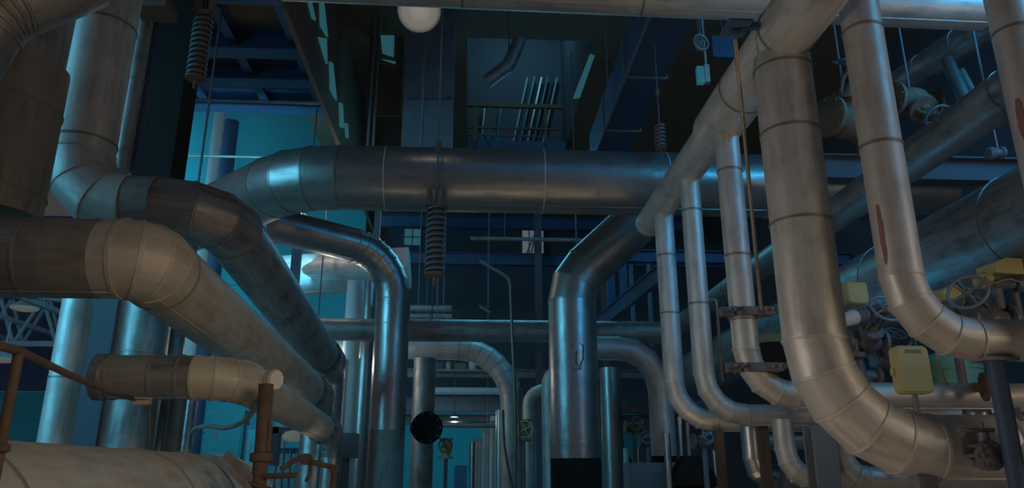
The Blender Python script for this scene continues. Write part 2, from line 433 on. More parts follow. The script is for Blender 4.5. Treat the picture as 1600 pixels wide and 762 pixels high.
# top pipe
pipe('top_pipe', 'long horizontal clad pipe along the very top, crossing over the whole aisle', [P(440, -33, 8.2), P(1790, 27, 8.2)], 0.27, ALU, every=2.3)
# diagonal pipes on the right
a = P(1450, 232, 9.0); pipe('duct_pipe', 'blue lit pipe running diagonally away, uppermost of the two behind the drops', [V((a.x, 5.0, a.z)), V((a.x, 24, a.z))], 0.27, ALUD, every=2.4)
a = P(1490, 400, 10.0); pipe('main_pipe', 'very large blue lit pipe running diagonally away behind the valves', [V((a.x, 5.5, a.z)), V((a.x, 26, a.z))], 0.66, ALUD, every=3.0)

# ================================================================== CENTRE PIPES
a = P(800, 283, 13.0)
L1 = P(455, 288, 13.0); L1 = V((L1.x, 13.0, a.z))
pipe('main_pipe', 'very large clad pipe crossing above the aisle with a mitred bend at its left end',
     [V((L1.x - 4.5, 13.0 + 4.5, a.z)), L1 + V((0.1, 0, 0)), V((9.0, 13.0, a.z))], 0.60, ALUC, 1.9, 3, at=[8.0, 10.9, 13.2, 15.2])
t, b = vdrop(618, 400, 17.0, 800); b.z = 0.05
s = P(425, 350, 15.4)
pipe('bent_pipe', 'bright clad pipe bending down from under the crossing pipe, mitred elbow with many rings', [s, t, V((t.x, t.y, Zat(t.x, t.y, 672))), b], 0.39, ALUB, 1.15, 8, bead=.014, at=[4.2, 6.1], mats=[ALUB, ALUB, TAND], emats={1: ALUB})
t, b = vdrop(800, 545, 22.0, 800); b.z = 0.05
s = V((-4.2, 22.0, t.z)); pipe('arch_pipe', 'blue clad pipe arching over the far aisle and turning down on its right', [s, t, b], 0.33, ALU, 1.6, 8, bead=.014)
t, b = vdrop(893, 440, 15.2, 800); b.z = 0.05
s = P(1045, 300, 15.2)
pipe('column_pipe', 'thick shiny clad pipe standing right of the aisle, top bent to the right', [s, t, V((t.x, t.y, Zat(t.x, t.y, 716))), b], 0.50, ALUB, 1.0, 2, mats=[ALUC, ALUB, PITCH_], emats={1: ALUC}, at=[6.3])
t, b = vdrop(1028, 545, 16.5, 722)
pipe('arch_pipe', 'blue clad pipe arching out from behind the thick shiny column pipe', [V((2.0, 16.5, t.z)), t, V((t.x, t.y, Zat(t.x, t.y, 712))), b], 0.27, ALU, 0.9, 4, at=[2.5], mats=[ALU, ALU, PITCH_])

# ================================================================== LEFT PIPES
t, b = vdrop(172, 0, 8.0, 322); t.z += 3
c2 = V((P(338, 322, 8).x, b.y, b.z))
pipe('bent_pipe', 'large clad pipe coming down on the left, jogging right then running off down the aisle', [t, b, c2, P(500, 553, 14.6)], 0.345, ALU, 0.62, 3,
     at=[3.4, 4.9], mats=[ALU, ALUD, ALUD])
a = P(225, 405, 6.0)
pipe('main_pipe', 'large tan clad pipe crossing from the left edge, elbow then running down the aisle', [V((-5.6, 6, a.z)), V((P(90, 405, 6).x, 6, a.z)), V((P(165, 405, 6).x, 6, a.z)), a, P(474, 607, 12.2)], 0.325, TAN, 0.62, 3, at=[1.6, 2.05, 3.2], mats=[ALUD, TAND, TAN, TAN])
a = P(370, 590, 7.0)
pipe('branch_pipe', 'short tan clad pipe with a rounded elbow, below the large tan pipe', [V((P(158, 588, 7).x, 7, a.z)), V((P(240, 588, 7).x, 7, a.z)), a, P(502, 668, 11.8)], 0.198, TAN, 0.37, 4, mats=[TAND, ALUD, TAN], emats={2: TAN}, at=[.12, .49, .72])
rt = [o for o in COL.objects if o.get('label', '').startswith('short tan clad pipe')][0]
m_ = MB(); m_.lathe(V((P(158, 588, 7).x - .03, 7, a.z)), (1, 0, 0), [(0, .21), (.08, .21), (.1, .2)], 30); m_.build('end_flange', IRON, rt)
t = P(25, 105, 6.2); b = P(25, 405, 6.2)
pipe('vessel', 'wide dark upright vessel at the left edge standing on the tan pipe', [V((t.x, t.y, b.z + 0.38)), V((t.x, t.y, t.z))], 0.43, TAND, cat='vessel', at=[0.2, 1.0])
pipe('bottom_pipe', 'very large tan pipe lying along the lower left corner, rounded far end', [V((-2.62, 1.5, 1.18)), V((-2.62, 8.9, 1.18)), V((-2.62, 8.9, 0.03))], 0.60, TAN, 0.72, 6, at=[2.4, 4.6, 5.6])

# ------------------------------------------------------------------ helpers for smaller things
def Q(px, py, X):
    """world point on the plane x = X seen at px,py"""
    d = FWD + RGT * ((px - 800) / F) + UPV * ((381 - py) / F)
    return CAM + d * (X / d.x)
def Zp(px, py, Z):
    d = FWD + RGT * ((px - 800) / F) + UPV * ((381 - py) / F)
    return CAM + d * ((Z - CAM.z) / d.z)
def single(name, mb, mat, label, cat, group=None, kind=None, origin=None):
    return tag(mb.build(name, mat, origin=origin), label, cat, group, kind)
def vert(px0, py0, Y, py1):
    t, b = vdrop(px0, py0, Y, py1); return t, b
def vpipe(name, label, px0, py0, Y, py1, r, mat, every=None, group=None, cat='pipe', z0=None):
    t, b = vdrop(px0, py0, Y, py1)
    if z0 is not None: b.z = z0
    return pipe(name, label, [t, b], r, mat, every=every, group=group, cat=cat, seg=28)
def spoke_wheel(name, c, ax, R, r, mat, parent, spokes=4, hub=0.22):
    m = MB(); m.torus(c, ax, R, r); u, v = basis(ax)
    for k in range(spokes):
        a = 2 * math.pi * k / spokes + 0.5
        m.tube(V(c), V(c) + (u * math.cos(a) + v * math.sin(a)) * R, r * 0.7, n=8)
    m.tube(V(c) - V(ax).normalized() * r * 1.8, V(c) + V(ax).normalized() * r * 1.8, R * hub, n=14)
    return m.build(name, mat, parent)

def valve(label, c, ax, R, wheel_dir, wheel_R, mat=None, actuator=None, group=None, stem=None, wmat=None, post=False, roof=False):
    """gate valve: body and flanges along ax, bonnet, yoke, handwheel along wheel_dir"""
    mat = mat or IRON; c = V(c); ax = V(ax).normalized(); w = V(wheel_dir).normalized()
    t = thing('gate_valve', label, 'valve', c - V((0, 0, R)), group)
    L = R * 1.5
    m = MB(); m.lathe(c - ax * L, ax, [(0, R * .72), (L * .35, R * .74), (L * .7, R * .98), (L, R * 1.04), (L * 1.3, R * .98), (L * 1.65, R * .74), (L * 2, R * .72)], 24)
    m.build('valve_body', mat, t)
    for sgn in (-1, 1):
        m = MB(); o = c + ax * (sgn * L); m.lathe(o - ax * R * .13, ax, [(0, R * 1.2), (R * .26, R * 1.2)], 26)
        u, v = basis(ax)
        for k in range(8):
            a = math.pi * k / 4; q = o + (u * math.cos(a) + v * math.sin(a)) * R; m.tube(q - ax * R * .24, q + ax * R * .24, R * .1, n=6)
        m.build('flange', mat, t)
    st = stem or R * 3.4
    m = MB(); m.lathe(c + w * R * .6, w, [(0, R * .75), (R * .7, R * .62), (R * .75, R * .95), (R * 1.05, R * .95), (R * 1.1, R * .4), (R * 1.5, R * .35)], 20)
    m.build('bonnet', mat, t)
    u, v = basis(w); m = MB()
    for sgn in (-1, 1):
        m.path([c + w * R * 1.6 + u * sgn * R * .55, c + w * (st * .7) + u * sgn * R * .5, c + w * (st * .88) + u * sgn * R * .2], R * .13, 8)
    m.lathe(c + w * st * .84, w, [(0, R * .3), (st * .12, R * .3)], 14)
    m.tube(c + w * R, c + w * st * 1.08, R * .1, n=10)
    m.build('yoke', mat, t)
    if post: stand(t, c)
    if roof: hang(t, c, R)
    spoke_wheel('handwheel', c + w * st, w, wheel_R, wheel_R * .1, wmat or IRON, t)
    if actuator:
        off, size, rot = actuator
        m = MB(); m.box(c + V(off), size, Matrix.Rotation(rot, 3, 'Z'), bev=min(size) * .18); a = m.build('actuator_box', YEL, t)
    return t

def spring_hanger(label, c_top, z_rod, z_top, z_bot, R, turns, plates=True, mat=None):
    """constant load spring: rod, turnbuckle, head bracket, coil and end plates"""
    x, y = c_top; mat = mat or BLACK
    t = thing('spring_hanger', label, 'spring hanger', (x, y, z_bot))
    m = MB(); m.tube((x, y, z_top), (x, y, z_rod), R * .11, n=8); m.build('hanger_rod', IRON, t)
    h = z_rod - z_top
    zt = z_top + min(0.35 * h, 6 * R)
    m = MB(); m.lathe((x, y, zt), (0, 0, 1), [(0, R * .2), (R * .2, R * .34), (R * 1.3, R * .34), (R * 1.5, R * .2)], 12); m.build('turnbuckle', mat, t)
    if plates:
        m = MB()
        for sx in (-1, 1): m.box((x + sx * R * .72, y, z_top + R * .95), (R * .45, R * .9, R * 1.9))
        m.box((x, y, z_top + R * .1), (R * 2.2, R * 1.8, R * .2)); m.build('head_bracket', mat, t)
    m = MB(); N = turns * 16
    m.path([(x + R * .86 * math.cos(2 * math.pi * k / 16), y + R * .86 * math.sin(2 * math.pi * k / 16), z_bot + (z_top - z_bot) * k / N) for k in range(N + 1)], (z_top - z_bot) / turns * .27, 8)
    m.build('spring', IRON, t)
    m = MB(); m.tube((x, y, z_bot), (x, y, z_top), R * .62, n=20); m.build('spring_core', mat, t)
    m = MB(); m.lathe((x, y, z_bot - R * .15), (0, 0, 1), [(0, R * 1.05), (R * .18, R * 1.05)], 20)
    m.tube((x, y, z_bot - R * 1.2), (x, y, z_bot), R * .16, n=8); m.build('end_plate', mat, t)
    return t

def hang(root, p, r, top=12.74):
    """a thin support rod from a pipe up to the roof"""
    m = MB(); m.tube((p[0], p[1], p[2] + r * .9), (p[0], p[1], top), .018, n=6); return m.build('hanger_rod', STEEL, root)
def stand(root, p, r=.05):
    m = MB(); m.tube((p[0], p[1], 0), p, r, n=10); return m.build('stand_post', STEEL, root)
def cable(label, pts, r, mat=None, name='cable', cat='cable', sm=8, group=None):
    """smooth hanging line through the points"""
    pts = [V(p) for p in pts]; out = []
    for i in range(len(pts) - 1):
        p0, p1, p2, p3 = pts[max(i - 1, 0)], pts[i], pts[i + 1], pts[min(i + 2, len(pts) - 1)]
        for k in range(sm):
            u = k / sm
            out.append(0.5 * ((2 * p1) + (p2 - p0) * u + (2 * p0 - 5 * p1 + 4 * p2 - p3) * u * u + (3 * p1 - p0 - 3 * p2 + p3) * u ** 3))
    out.append(pts[-1])
    m = MB(); m.path(out, r, 8); return single(name, m, mat or RUBBER, label, cat, group)

# ================================================================== SPRING HANGERS, RODS
p = P(682, 325, 12.15)
spring_hanger('dark spring hanger in front of the large crossing pipe, long coil below it', (p.x, p.y), 12.74, Zat(p.x, p.y, 324), Zat(p.x, p.y, 428), 0.17, 12)
p = P(1031, 205, 12.2)
spring_hanger('small spring hanger above the crossing pipe near the header end', (p.x, p.y), 9.40, Zat(p.x, p.y, 196), Zat(p.x, p.y, 232), 0.10, 6, False)
p = P(314, 60, 9.2)
spring_hanger('black ribbed spring hanger high between the left dark column and the teal wall', (p.x, p.y), 12.74, Zat(p.x, p.y, 24), Zat(p.x, p.y, 122), 0.13, 12)
# sway rod beside the header
t = thing('sway_rod', 'thin brown rod slanting down across the header to a clamp', 'rod', P(1190, 488, 7.85))
m = MB(); m.tube(P(1148, 55, 6.25), P(1190, 488, 7.85), 0.02, n=10); m.build('rod', GALV, t)
m = MB(); q = P(1148, 55, 6.25); m.lathe(q - V((0, 0, .04)), (0, 0, 1), [(0, .03), (.03, .045), (.07, .045), (.1, .02)], 10)
m.box(q + V((0.02, 0, .08)), (.24, .3, .02)); m.beam(q + V((0.05, 0, .08)), V((hdr(6.25).x - .2, 6.25, q.z + .12)), .06, .05); m.build('bracket', BLUEP, t)
m = MB(); q = P(1190, 488, 7.85); m.lathe(q - V((0, 0, .06)), (0, 0, 1), [(0, .02), (.02, .04), (.1, .04), (.13, .02)], 10); m.build('clevis', RUST, t)
# pipe clamps on the first slim drop
ax_ = hdr(8.2).x
for py, lab in ((490, 'black bolted pipe clamp on the slim drop pipe, upper of two under the rod'), (576, 'black bolted pipe clamp on the slim drop pipe, lower, at the elbow')):
    z = Zat(ax_, 8.2, py); dx = 0.02 if py > 500 else 0
    t = thing('pipe_clamp', lab, 'clamp', (ax_ + dx, 8.2, z - .06))
    m = MB(); m.lathe((ax_ + dx, 8.2, z - .05), (0, 0, 1), [(0, .147), (0, .172), (.1, .172), (.1, .147)], 28, cap=False); m.build('clamp_ring', IRON, t)
    for sg in (-1, 1):
        m = MB(); m.box((ax_ + dx + sg * .22, 8.12, z), (.14, .05, .1)); m.box((ax_ + dx + sg * .22, 8.06, z), (.14, .02, .1))
        m.build('clamp_lug', IRON, t)
        m = MB(); m.tube((ax_ + dx + sg * .24, 7.92, z), (ax_ + dx + sg * .24, 8.2, z), .016, n=6)
        m.tube((ax_ + dx + sg * .17, 7.95, z), (ax_ + dx + sg * .17, 8.2, z), .016, n=6); m.build('bolt', GALV, t)
    m = MB(); m.beam((ax_ + dx - .06, 8.03, z), (ax_ + dx + .30, 8.01, z), .05, .09); m.tube((ax_ + dx - .3, 8.03, z), (ax_ + dx - .15, 8.03, z), .012, n=6)
    m.tube((ax_ + dx + .3, 8.01, z), (ax_ + dx + .42, 7.98, z + .05), .035, n=8); m.build('clamp_arm', IRON, t)

# ================================================================== RIGHT HAND VALVES AND SMALL PIPES
valve('grey valve with small handwheel behind the upper left corner of the yellow junction box', P(1388, 562, 9.7), (1, 0, 0), 0.12, (0, -.6, .7), 0.13, wmat=WHEEL, actuator=((-.25, 0, .22), (.14, .14, .30), 0))
valve('dark valve with big grey handwheel facing out, beside the bent riser pipe', P(1350, 535, 8.9), (1, 0, 0), 0.15, (.05, -.85, .5), 0.185, stem=.62, wmat=WHEEL,
      actuator=((-.02, 0.06, .62), (.28, .22, .28), 0.1))
valve('dark valve at far right with tall oval handwheel and sloped yellow actuator box', P(1545, 500, 8.3), (1, 0, 0), 0.16, (-.72, -.58, .40), 0.21, stem=.62, wmat=WHEEL)
t = thing('actuator', 'large yellow motor actuator with sloped lid at far right above handwheel', 'actuator', P(1562, 436, 8.3))
m = MB(); q = P(1562, 420, 8.3); R_ = Matrix.Rotation(.15, 3, 'Z')
prof = [(-.2, -.09), (.19, -.09), (.2, .10), (-.02, .10), (-.2, .03)]
b0 = len(m.v)
for yy in (-.14, .14):
    for x_, z_ in prof: m.v.append(q + R_ @ V((x_, yy, z_)))
m.quad(range(5)); m.quad(range(9, 4, -1))
for k in range(5): m.quad((k, k + 5, (k + 1) % 5 + 5, (k + 1) % 5))
m.build('housing', YEL, t)
m = MB(); m.lathe(q + V((-.30, .02, -.17)), (1, 0, .3), [(0, .07), (.05, .1), (.15, .1), (.2, .06)], 18); m.build('gearbox', YEL, t)
m = MB(); m.tube(q + V((-.1, .0, -.5)), q + V((-.1, .0, -.1)), .07, n=16); m.tube(q + V((.12, .0, -.7)), q + V((.12, .0, -.1)), .05, n=14); m.build('column', STEEL, t)
m = MB(); m.tube(q + V((-.15, -.05, -.2)), q + V((.6, -.05, -.2)), .06, n=16); m.lathe(q + V((.1, -.05, -.2)), (1, 0, 0), [(0, .1), (.08, .1)], 16); m.build('gear_shaft', IRON, t)
t = thing('actuator', 'small yellow actuator head showing behind the bent riser pipe', 'actuator', P(1478, 468, 8.6))
q = P(1480, 459, 8.6); m = MB(); m.box(q, (.24, .2, .16), Matrix.Rotation(-.2, 3, 'Y'), bev=.04); m.build('housing', YEL, t)
m = MB(); m.lathe(q + V((.1, 0, .02)), (1, 0, -.2), [(0, .075), (.1, .06), (.13, .03)], 14); m.build('end_cap', YEL, t)
m = MB(); m.tube((q.x, q.y, 0), q - V((0, 0, .06)), .05, n=12); m.build('column', STEEL, t)
# junction box
t = thing('junction_box', 'yellow rounded junction box on a thin grey post', 'junction box', P(1423, 660, 7.5))
q = P(1423, 578, 7.5); m = MB(); m.box(q, (.358, .15, .49), bev=.06); m.build('box_body', YEL, t)
m = MB(); m.box(q + V((0, -.08, 0)), (.32, .02, .45), bev=.05); m.build('box_lid', YEL, t)
m = MB(); m.box(q + V((0, -.092, .18)), (.17, .006, .035)); o = m.build('name_plate', IRON, t); o['label'] = 'grey blank plate'
m = MB(); m.box(q + V((-.19, 0, -.02)), (.03, .06, .07)); m.build('latch', YEL, t)
m = MB(); m.tube(q - V((0, 0, .25)), V((q.x, q.y, 0)), .028, n=10); m.build('post', GALV, t)
# pale tube lamp by the handwheel
t = thing('end_cap_pipe', 'grey pipe stub with a pale white end left of the big handwheel', 'pipe', P(1340, 500, 8.3))
m = MB(); m.tube(P(1332, 496, 8.3), P(1378, 485, 8.6), .085, n=20); m.build('stub', IRON, t)
m = MB(); a_, b_ = P(1312, 502, 8.2), P(1334, 495, 8.3); m.lathe(a_, b_ - a_, [(0, .04), (.015, .075), ((b_ - a_).length, .09)], 20); m.build('end_cap', WHT, t)
# cables around the valves
cable('thin pale cable looping from the yellow actuator at far right', [P(1538, 432, 8.1), P(1550, 442, 8.05), P(1575, 436, 8.05), P(1597, 440, 8.05), P(1610, 428, 8.1)], .012, GALV)
cable('grey cable curling from behind the riser elbow to the junction box', [P(1432, 500, 8.4), P(1430, 525, 8.3), P(1418, 545, 8.1), P(1414, 556, 7.98)], .022)
cable('thin pale cable dropping beside the grey cable above the junction box', [P(1424, 510, 8.4), P(1429, 530, 8.2), P(1434, 552, 7.95)], .012, GALV)
cable('pale cable hanging right of the yellow junction box', [P(1456, 515, 8.3), P(1462, 545, 8.0), P(1468, 572, 8.0), P(1480, 600, 8.1)], .014, GALV)
cable('pale cable arcing over the small yellow actuator head', [P(1470, 452, 8.35), P(1488, 446, 8.3), P(1508, 462, 8.3), P(1500, 482, 8.3)], .013, GALV)
# tank and pipes behind
t = thing('tank', 'greenish upright tank behind the riser elbow', 'tank', (P(1487, 570, 12.1).x, 11.0, 0))
q = P(1487, 570, 12.1); m = MB(); m.lathe((q.x, q.y, 0), (0, 0, 1), [(0, .44), (q.z + .05, .45), (q.z + .15, .38), (q.z + .22, .2), (q.z + .24, .02)], 30); m.build('shell', GREEN, t)
m = MB(); m.lathe((q.x, q.y, q.z - .1), (0, 0, 1), [(0, .46), (.05, .46)], 30); m.build('rim', GREEN, t)
for k, (px, py, lab) in enumerate(((1340, 545, 'dark grey valve stack behind the thick drop pipe, under the pale pipe end'), (1292, 520, 'dark olive valve body half hidden by the thick drop pipe'))):
    q = P(px, py + 30, 8.8); t = thing('valve_stack', lab, 'valve', q - V((0, 0, .5)))
    m = MB(); m.lathe(q - V((0, 0, .5)), (0, 0, 1), [(0, .16), (.05, .16), (.06, .09), (.3, .09), (.31, .15), (.38, .15), (.39, .1), (.6, .08), (.62, .13), (.68, .13), (.7, .05), (.85, .05)], 20)
    m.build('valve_body', IRON if k == 0 else GREEN, t)
    m = MB(); m.lathe(q - V((.25, 0, .1)), (1, 0, 0), [(0, .12), (.04, .12), (.05, .08), (.45, .08), (.46, .12), (.5, .12)], 18); m.build('side_flange', IRON, t)
for x0, x1, py, Y, r, lab in ((1200, 1540, 690, 11.2, .1, 'thin grey pipe low behind the thick drop pipe elbow'),):
    a_, b_ = P(x0, py, Y), P(x1, py, Y); b_.z = a_.z; b_.y = a_.y; rt = pipe('low_pipe', lab, [a_, b_], r, ALUD, seg=20); stand(rt, a_.lerp(b_, .3)); stand(rt, a_.lerp(b_, .8))
vpipe('standing_pipe', 'short bright upright pipe behind the blue post', 1519, 604, 8.6, 800, .15, ALUB, z0=.05)
m = MB(); m.torus(P(1538, 604, 7.75), (.9, -.4, 0), .12, .035)
m.tube(P(1538, 604, 7.75) + V((0, .1, 0)), P(1521, 604, 8.5), .05, n=12); single('hose_ring', m, BLACK, 'black ring fitting beside the short bright upright pipe', 'fitting')
t = thing('drum', 'dark drum with an olive rim between the slim drop pipe and the thick one', 'drum', P(1208, 590, 10.35))
q = P(1207, 555, 10.35); m = MB(); m.lathe(q - V((0, 0, .45)), (0, 0, 1), [(0, .12), (.2, .2), (.62, .22)], 26); m.build('shell', PITCH_, t)
m = MB(); m.lathe(q + V((0, 0, .16)), (0, 0, 1), [(0, .235), (.1, .235), (.13, .2)], 26); m.build('rim', GREEN, t)
m = MB(); m.tube(q - V((0, 0, .45)), V((q.x, q.y, 0)), .06, n=12); m.build('leg_post', STEEL, t)
t, b = vdrop(1119, 470, 10.3, 596); single('conduit', MB().path([t + V((-.12, 0, .03)), t + V((-.03, 0, .02)), t, b], .022, 8), GALV, 'thin brown conduit hanging between two slim drop pipes', 'conduit')
# lower pipes
t, b = vdrop(1170, 655, 10.6, 752)
pipe('elbow_pipe', 'small bright pipe elbowing right at the bottom, left of the dark post', [t, b, V((b.x + 1.0, b.y, b.z))], .13, ALUB, .3, 3)
t, b = vdrop(1222, 655, 9.2, 748)
pipe('elbow_pipe', 'small pale pipe elbowing right at the bottom behind the dark post', [t, b, V((b.x + .75, b.y, b.z))], .125, ALU, .34, 4)
t, b = vdrop(1312, 690, 7.9, 748)
pipe('elbow_pipe', 'pale pipe along the bottom under the thick elbow, turning up at its left end', [t, b, V((b.x + 4.0, b.y, b.z))], .125, ALU, .24, 3)
# post under the riser, and other posts
t = thing('support_post', 'round dark blue post standing at right under the riser pipe', 'post', (P(1555, 560, 5.8).x, 5.8, 0))
q = P(1553, 558, 5.95); m = MB(); m.tube((q.x, q.y, 0), (q.x, q.y, q.z + .02), .07, n=24); m.build('post', BLUEP, t)
m = MB(); m.box((q.x, q.y, q.z - .02), (.3, .2, .03)); m.build('head_plate', STEEL, t)
m = MB(); m.box((q.x, q.y, .015), (.3, .3, .03)); m.build('base_plate', STEEL, t)
def post(label, px, py, Y, w, mat, ib=False):
    q = P(px, py, Y); t = thing('support_post', label, 'post', (q.x, q.y, 0))
    m = MB()
    if ib: m.ibeam((q.x, q.y, 0), (q.x, q.y, q.z), w, w, w * .14)
    else: m.box((q.x, q.y, q.z / 2), (w, w, q.z))
    m.build('post', mat, t); m = MB(); m.box((q.x, q.y, .015), (w * 2, w * 2, .03)); m.build('plate', mat, t)
    return t
post('dark steel post left of the thick elbow, under the slim pipes', 1278, 665, 7.75, .24, STEEL, True)
post('thin brown post under the lowest slim elbow', 1122, 672, 11.1, .12, RUST)
post('yellowish brown post right of the small bright pipe', 1190, 662, 10.1, .12, RUST)
post('dark post under the thick horizontal pipe at the bottom', 1441, 742, 6.45, .16, STEEL)
# T handle clamp on the thick pipe
t = thing('drain_valve', 'dark drain valve with a T handle in front of the thick pipe end', 'valve', P(1545, 735, 6.1))
q = P(1543, 715, 6.1); m = MB(); m.lathe(q - V((0, 0, .1)), (0, 0, 1), [(0, .06), (.03, .085), (.1, .09), (.17, .07), (.22, .045), (.3, .045)], 18); m.build('valve_body', IRON, t)
m = MB(); m.tube(q + V((-.2, 0, .22)), q + V((.1, 0, .22)), .016, n=8); m.tube(q + V((0, 0, .1)), q + V((0, 0, .28)), .014, n=8); m.build('t_handle', STEEL, t)
m = MB()
for k in range(6):
    a = k * math.pi / 3; m.tube(q + V((.09 * math.cos(a), -.08, .09 * math.sin(a) + .02)), q + V((.09 * math.cos(a), .12, .09 * math.sin(a) + .02)), .018, n=6)
m.lathe(q + V((0, -.06, .02)), (0, 1, 0), [(0, .12), (.04, .12)], 20); m.build('flange', IRON, t)
for s_ in (1, 2):
    q = P(1556 + 24 * s_, 698, 6.5)
    t = thing('coupling', ('ribbed pipe coupling at right behind the blue post', 'pipe coupling at the right edge on the thick pipe')[s_ - 1], 'coupling', q - V((0, 0, .3)))
    m = MB(); m.lathe(q - V((.05, 0, 0)), (1, 0, 0), [(0, .275), (0, .31), (.1, .31), (.1, .275)], 34, cap=False); m.build('ring', TAN, t)
    m = MB(); m.box(q + V((0, -.2, .27)), (.08, .12, .1)); m.tube(q + V((0, -.3, .27)), q + V((0, -.1, .27)), .016, n=6); m.build('bolt_lug', IRON, t)
# upper right background: branch pipe, stubs, beams
a_ = P(1640, -25, 9.6); b_ = P(1400, 135, 13.0)
pipe('branch_pipe', 'blue pipe high at right slanting behind the riser pipe', [a_, b_], .28, ALUD, seg=30, every=.9)
a_ = P(1480, 95, 11.4); pipe('branch_stub', 'thin bright pipe branching down from the blue slanting pipe', [a_, P(1512, 165, 10.6)], .11, ALUB, seg=20)
pipe('branch_stub', 'thinnest grey pipe beside the bright branching stub', [P(1503, 110, 11.2), P(1524, 150, 10.8)], .05, ALUD, seg=14)
valve('large dark valve high up between the thick drop and the riser pipe', P(1325, 190, 11.4), (1, .4, 0), 0.3, (0, -.4, .9), 0.3, BLACK, roof=True)
valve('dark valve seen between the riser pipe and the diagonal pipe', P(1425, 160, 11.6), (1, .2, 0), 0.26, (0, -.6, -.6), 0.22, BLACK, roof=True)
m = MB(); a_ = P(1250, 262, 11.9); m.ibeam(a_, V((10.98, 11.9, a_.z)), .3, .45); struct('beam_right', m, DKW)
m = MB(); q = Q(1560, 240, 7.4); m.lathe(q - V((.15, 0, 0)), (1, .3, .2), [(0, .06), (.03, .09), (.08, .09), (.09, .06), (.22, .06), (.23, .09), (.28, .09), (.31, .06)], 16); m.tube(q, V((q.x, q.y, 12.74)), .02, n=6); single('small_fitting', m, IRON, 'small grey fitting between the two diagonal pipes', 'fitting')

# ================================================================== CENTRE BACKGROUND
pz = P(680, 516, 18.0)
pipe('cross_pipe', 'dark horizontal pipe crossing behind the bright bent pipe', [V((-4.0, 18, pz.z)), V((4.6, 18, pz.z))], .27, ALUD, seg=30, every=1.6); hang(bpy.context.scene.objects['cross_pipe'], V((2.6, 18, pz.z)), .27); hang(bpy.context.scene.objects['cross_pipe'], V((-1.0, 18, pz.z)), .27)
a_ = P(440, 432, 21.0); b_ = P(640, 418, 21.0)
pipe('wide_pipe', 'pale wide pipe end glowing white left of the bright bent pipe', [a_, b_], .60, ALU, seg=36); hang(bpy.context.scene.objects['wide_pipe'], a_.lerp(b_, .75), .6)
m = MB(); a_ = P(466, 372, 19); m.box((a_.x, 19, a_.z / 2), (.22, .22, a_.z)); single('steel_post', m, STEEL, 'dark steel post in front of the pale wide pipe end', 'post')
vpipe('white_pipe', 'bright white upright pipe between the left pipes and the bright bent pipe', 556, 440, 19.5, 800, .22, WHT, z0=.05)
vpipe('teal_pipe', 'teal upright pipe just right of the white pipe', 579, 440, 19.0, 800, .18, ALUB, 2.2, z0=.05)
vpipe('teal_pipe', 'thin teal upright pipe touching the bright bent pipe', 592, 470, 18.6, 800, .08, ALUB, z0=.05)
vpipe('teal_pipe', 'thin upright conduit left of the white pipe', 536, 560, 19.2, 800, .05, ALUB, z0=.05)
vpipe('standing_pipe', 'broad dark blue upright pipe right behind the bright bent pipe', 664, 560, 20.5, 800, .30, ALUD, 1.5, z0=.05)
vpipe('standing_pipe', 'blue upright pipe close on the right of the shiny column pipe', 953, 575, 18.5, 800, .26, ALUB, 1.8, z0=.05)
q = P(858, 600, 19); t, b = vdrop(858, 588, 19, 800); b.z = .05
pipe('small_arch_pipe', 'pale upright pipe close on the left of the shiny column pipe', [P(900, 570, 19.0), t, b], .2, ALU, .35, 4, seg=26)
t, b = vdrop(826, 615, 20.5, 800); b.z = .05
pipe('small_arch_pipe', 'small pipe arching from the pale upright pipe down beside a handwheel', [P(858, 607, 20.5), t, b], .17, ALU, .4, 4, seg=24)
valve('yellow green valve with round handwheel left of the shiny column pipe', P(818, 672, 19.6), (0, 0, 1), .16, (0, -1, 0), .2, GREEN, wmat=YEL, post=True)
valve('yellow green valve low beside the broad dark upright pipe', P(697, 700, 20.6), (0, 0, 1), .16, (0, -1, .1), .17, YEL, post=True)
t = thing('blind_flange', 'round black flange disc beside the bright bent pipe at mid height', 'flange', P(668, 690, 17.6))
q = P(667, 668, 17.6); m = MB(); m.lathe(q, (.1, -1, 0), [(0, .36), (.08, .36), (.1, .3), (.16, .3), (.17, .12), (.2, .1)], 28); m.build('disc', PITCH_, t)
m = MB(); m.tube(q + V((-.2, .1, 0)), q + V((0, 2.6, 0)), .2, n=18); m.build('neck', STEEL, t)
m = MB()
for k in range(10):
    a = k * math.pi / 5; m.tube(q + V((.31 * math.cos(a), -.14, .31 * math.sin(a))), q + V((.31 * math.cos(a), 0, .31 * math.sin(a))), .025, n=6)
m.build('bolt', IRON, t)
q = P(903, 555, 14.75)
t = thing('cable_loop', 'small black cable loop tied on the thick shiny column pipe', 'cable', q)
m = MB(); m.path([P(893, 540, 14.72), P(903, 533, 14.72), P(911, 540, 14.72), P(911, 560, 14.72), P(905, 573, 14.70), P(900, 566, 14.70), P(901, 548, 14.70)], .018, 8); m.build('loop', BLACK, t)
m = MB(); m.box(P(903, 573, 14.70), (.14, .08, .07)); m.build('clip', GALV, t)
t = thing('clutter_shelf', 'shelf of small fittings under the far arch pipe', 'shelf', P(715, 583, 26.5))
q = P(712, 580, 26.5); m = MB(); m.box(q, (2.4, .6, .07)); m.build('shelf_board', CONC, t); hang(t, q + V((-1.1, 0, 0)), .05); hang(t, q + V((1.1, 0, 0)), .05)
for k, (dx, w, h) in enumerate(((-.95, .2, .45), (-.6, .3, .25), (-.25, .22, .3), (.15, .4, .22), (.6, .3, .35))):
    m = MB(); m.box(q + V((dx, -.05, .04 + h / 2)), (w, .3, h)) if k % 2 else m.lathe(q + V((dx, -.05, .04)), (0, 0, 1), [(0, w / 2), (h * .7, w / 2), (h, w / 4)], 14)
    m.build('fitting', (WHT, IRON, TAN, GREEN, WHT)[k], t)
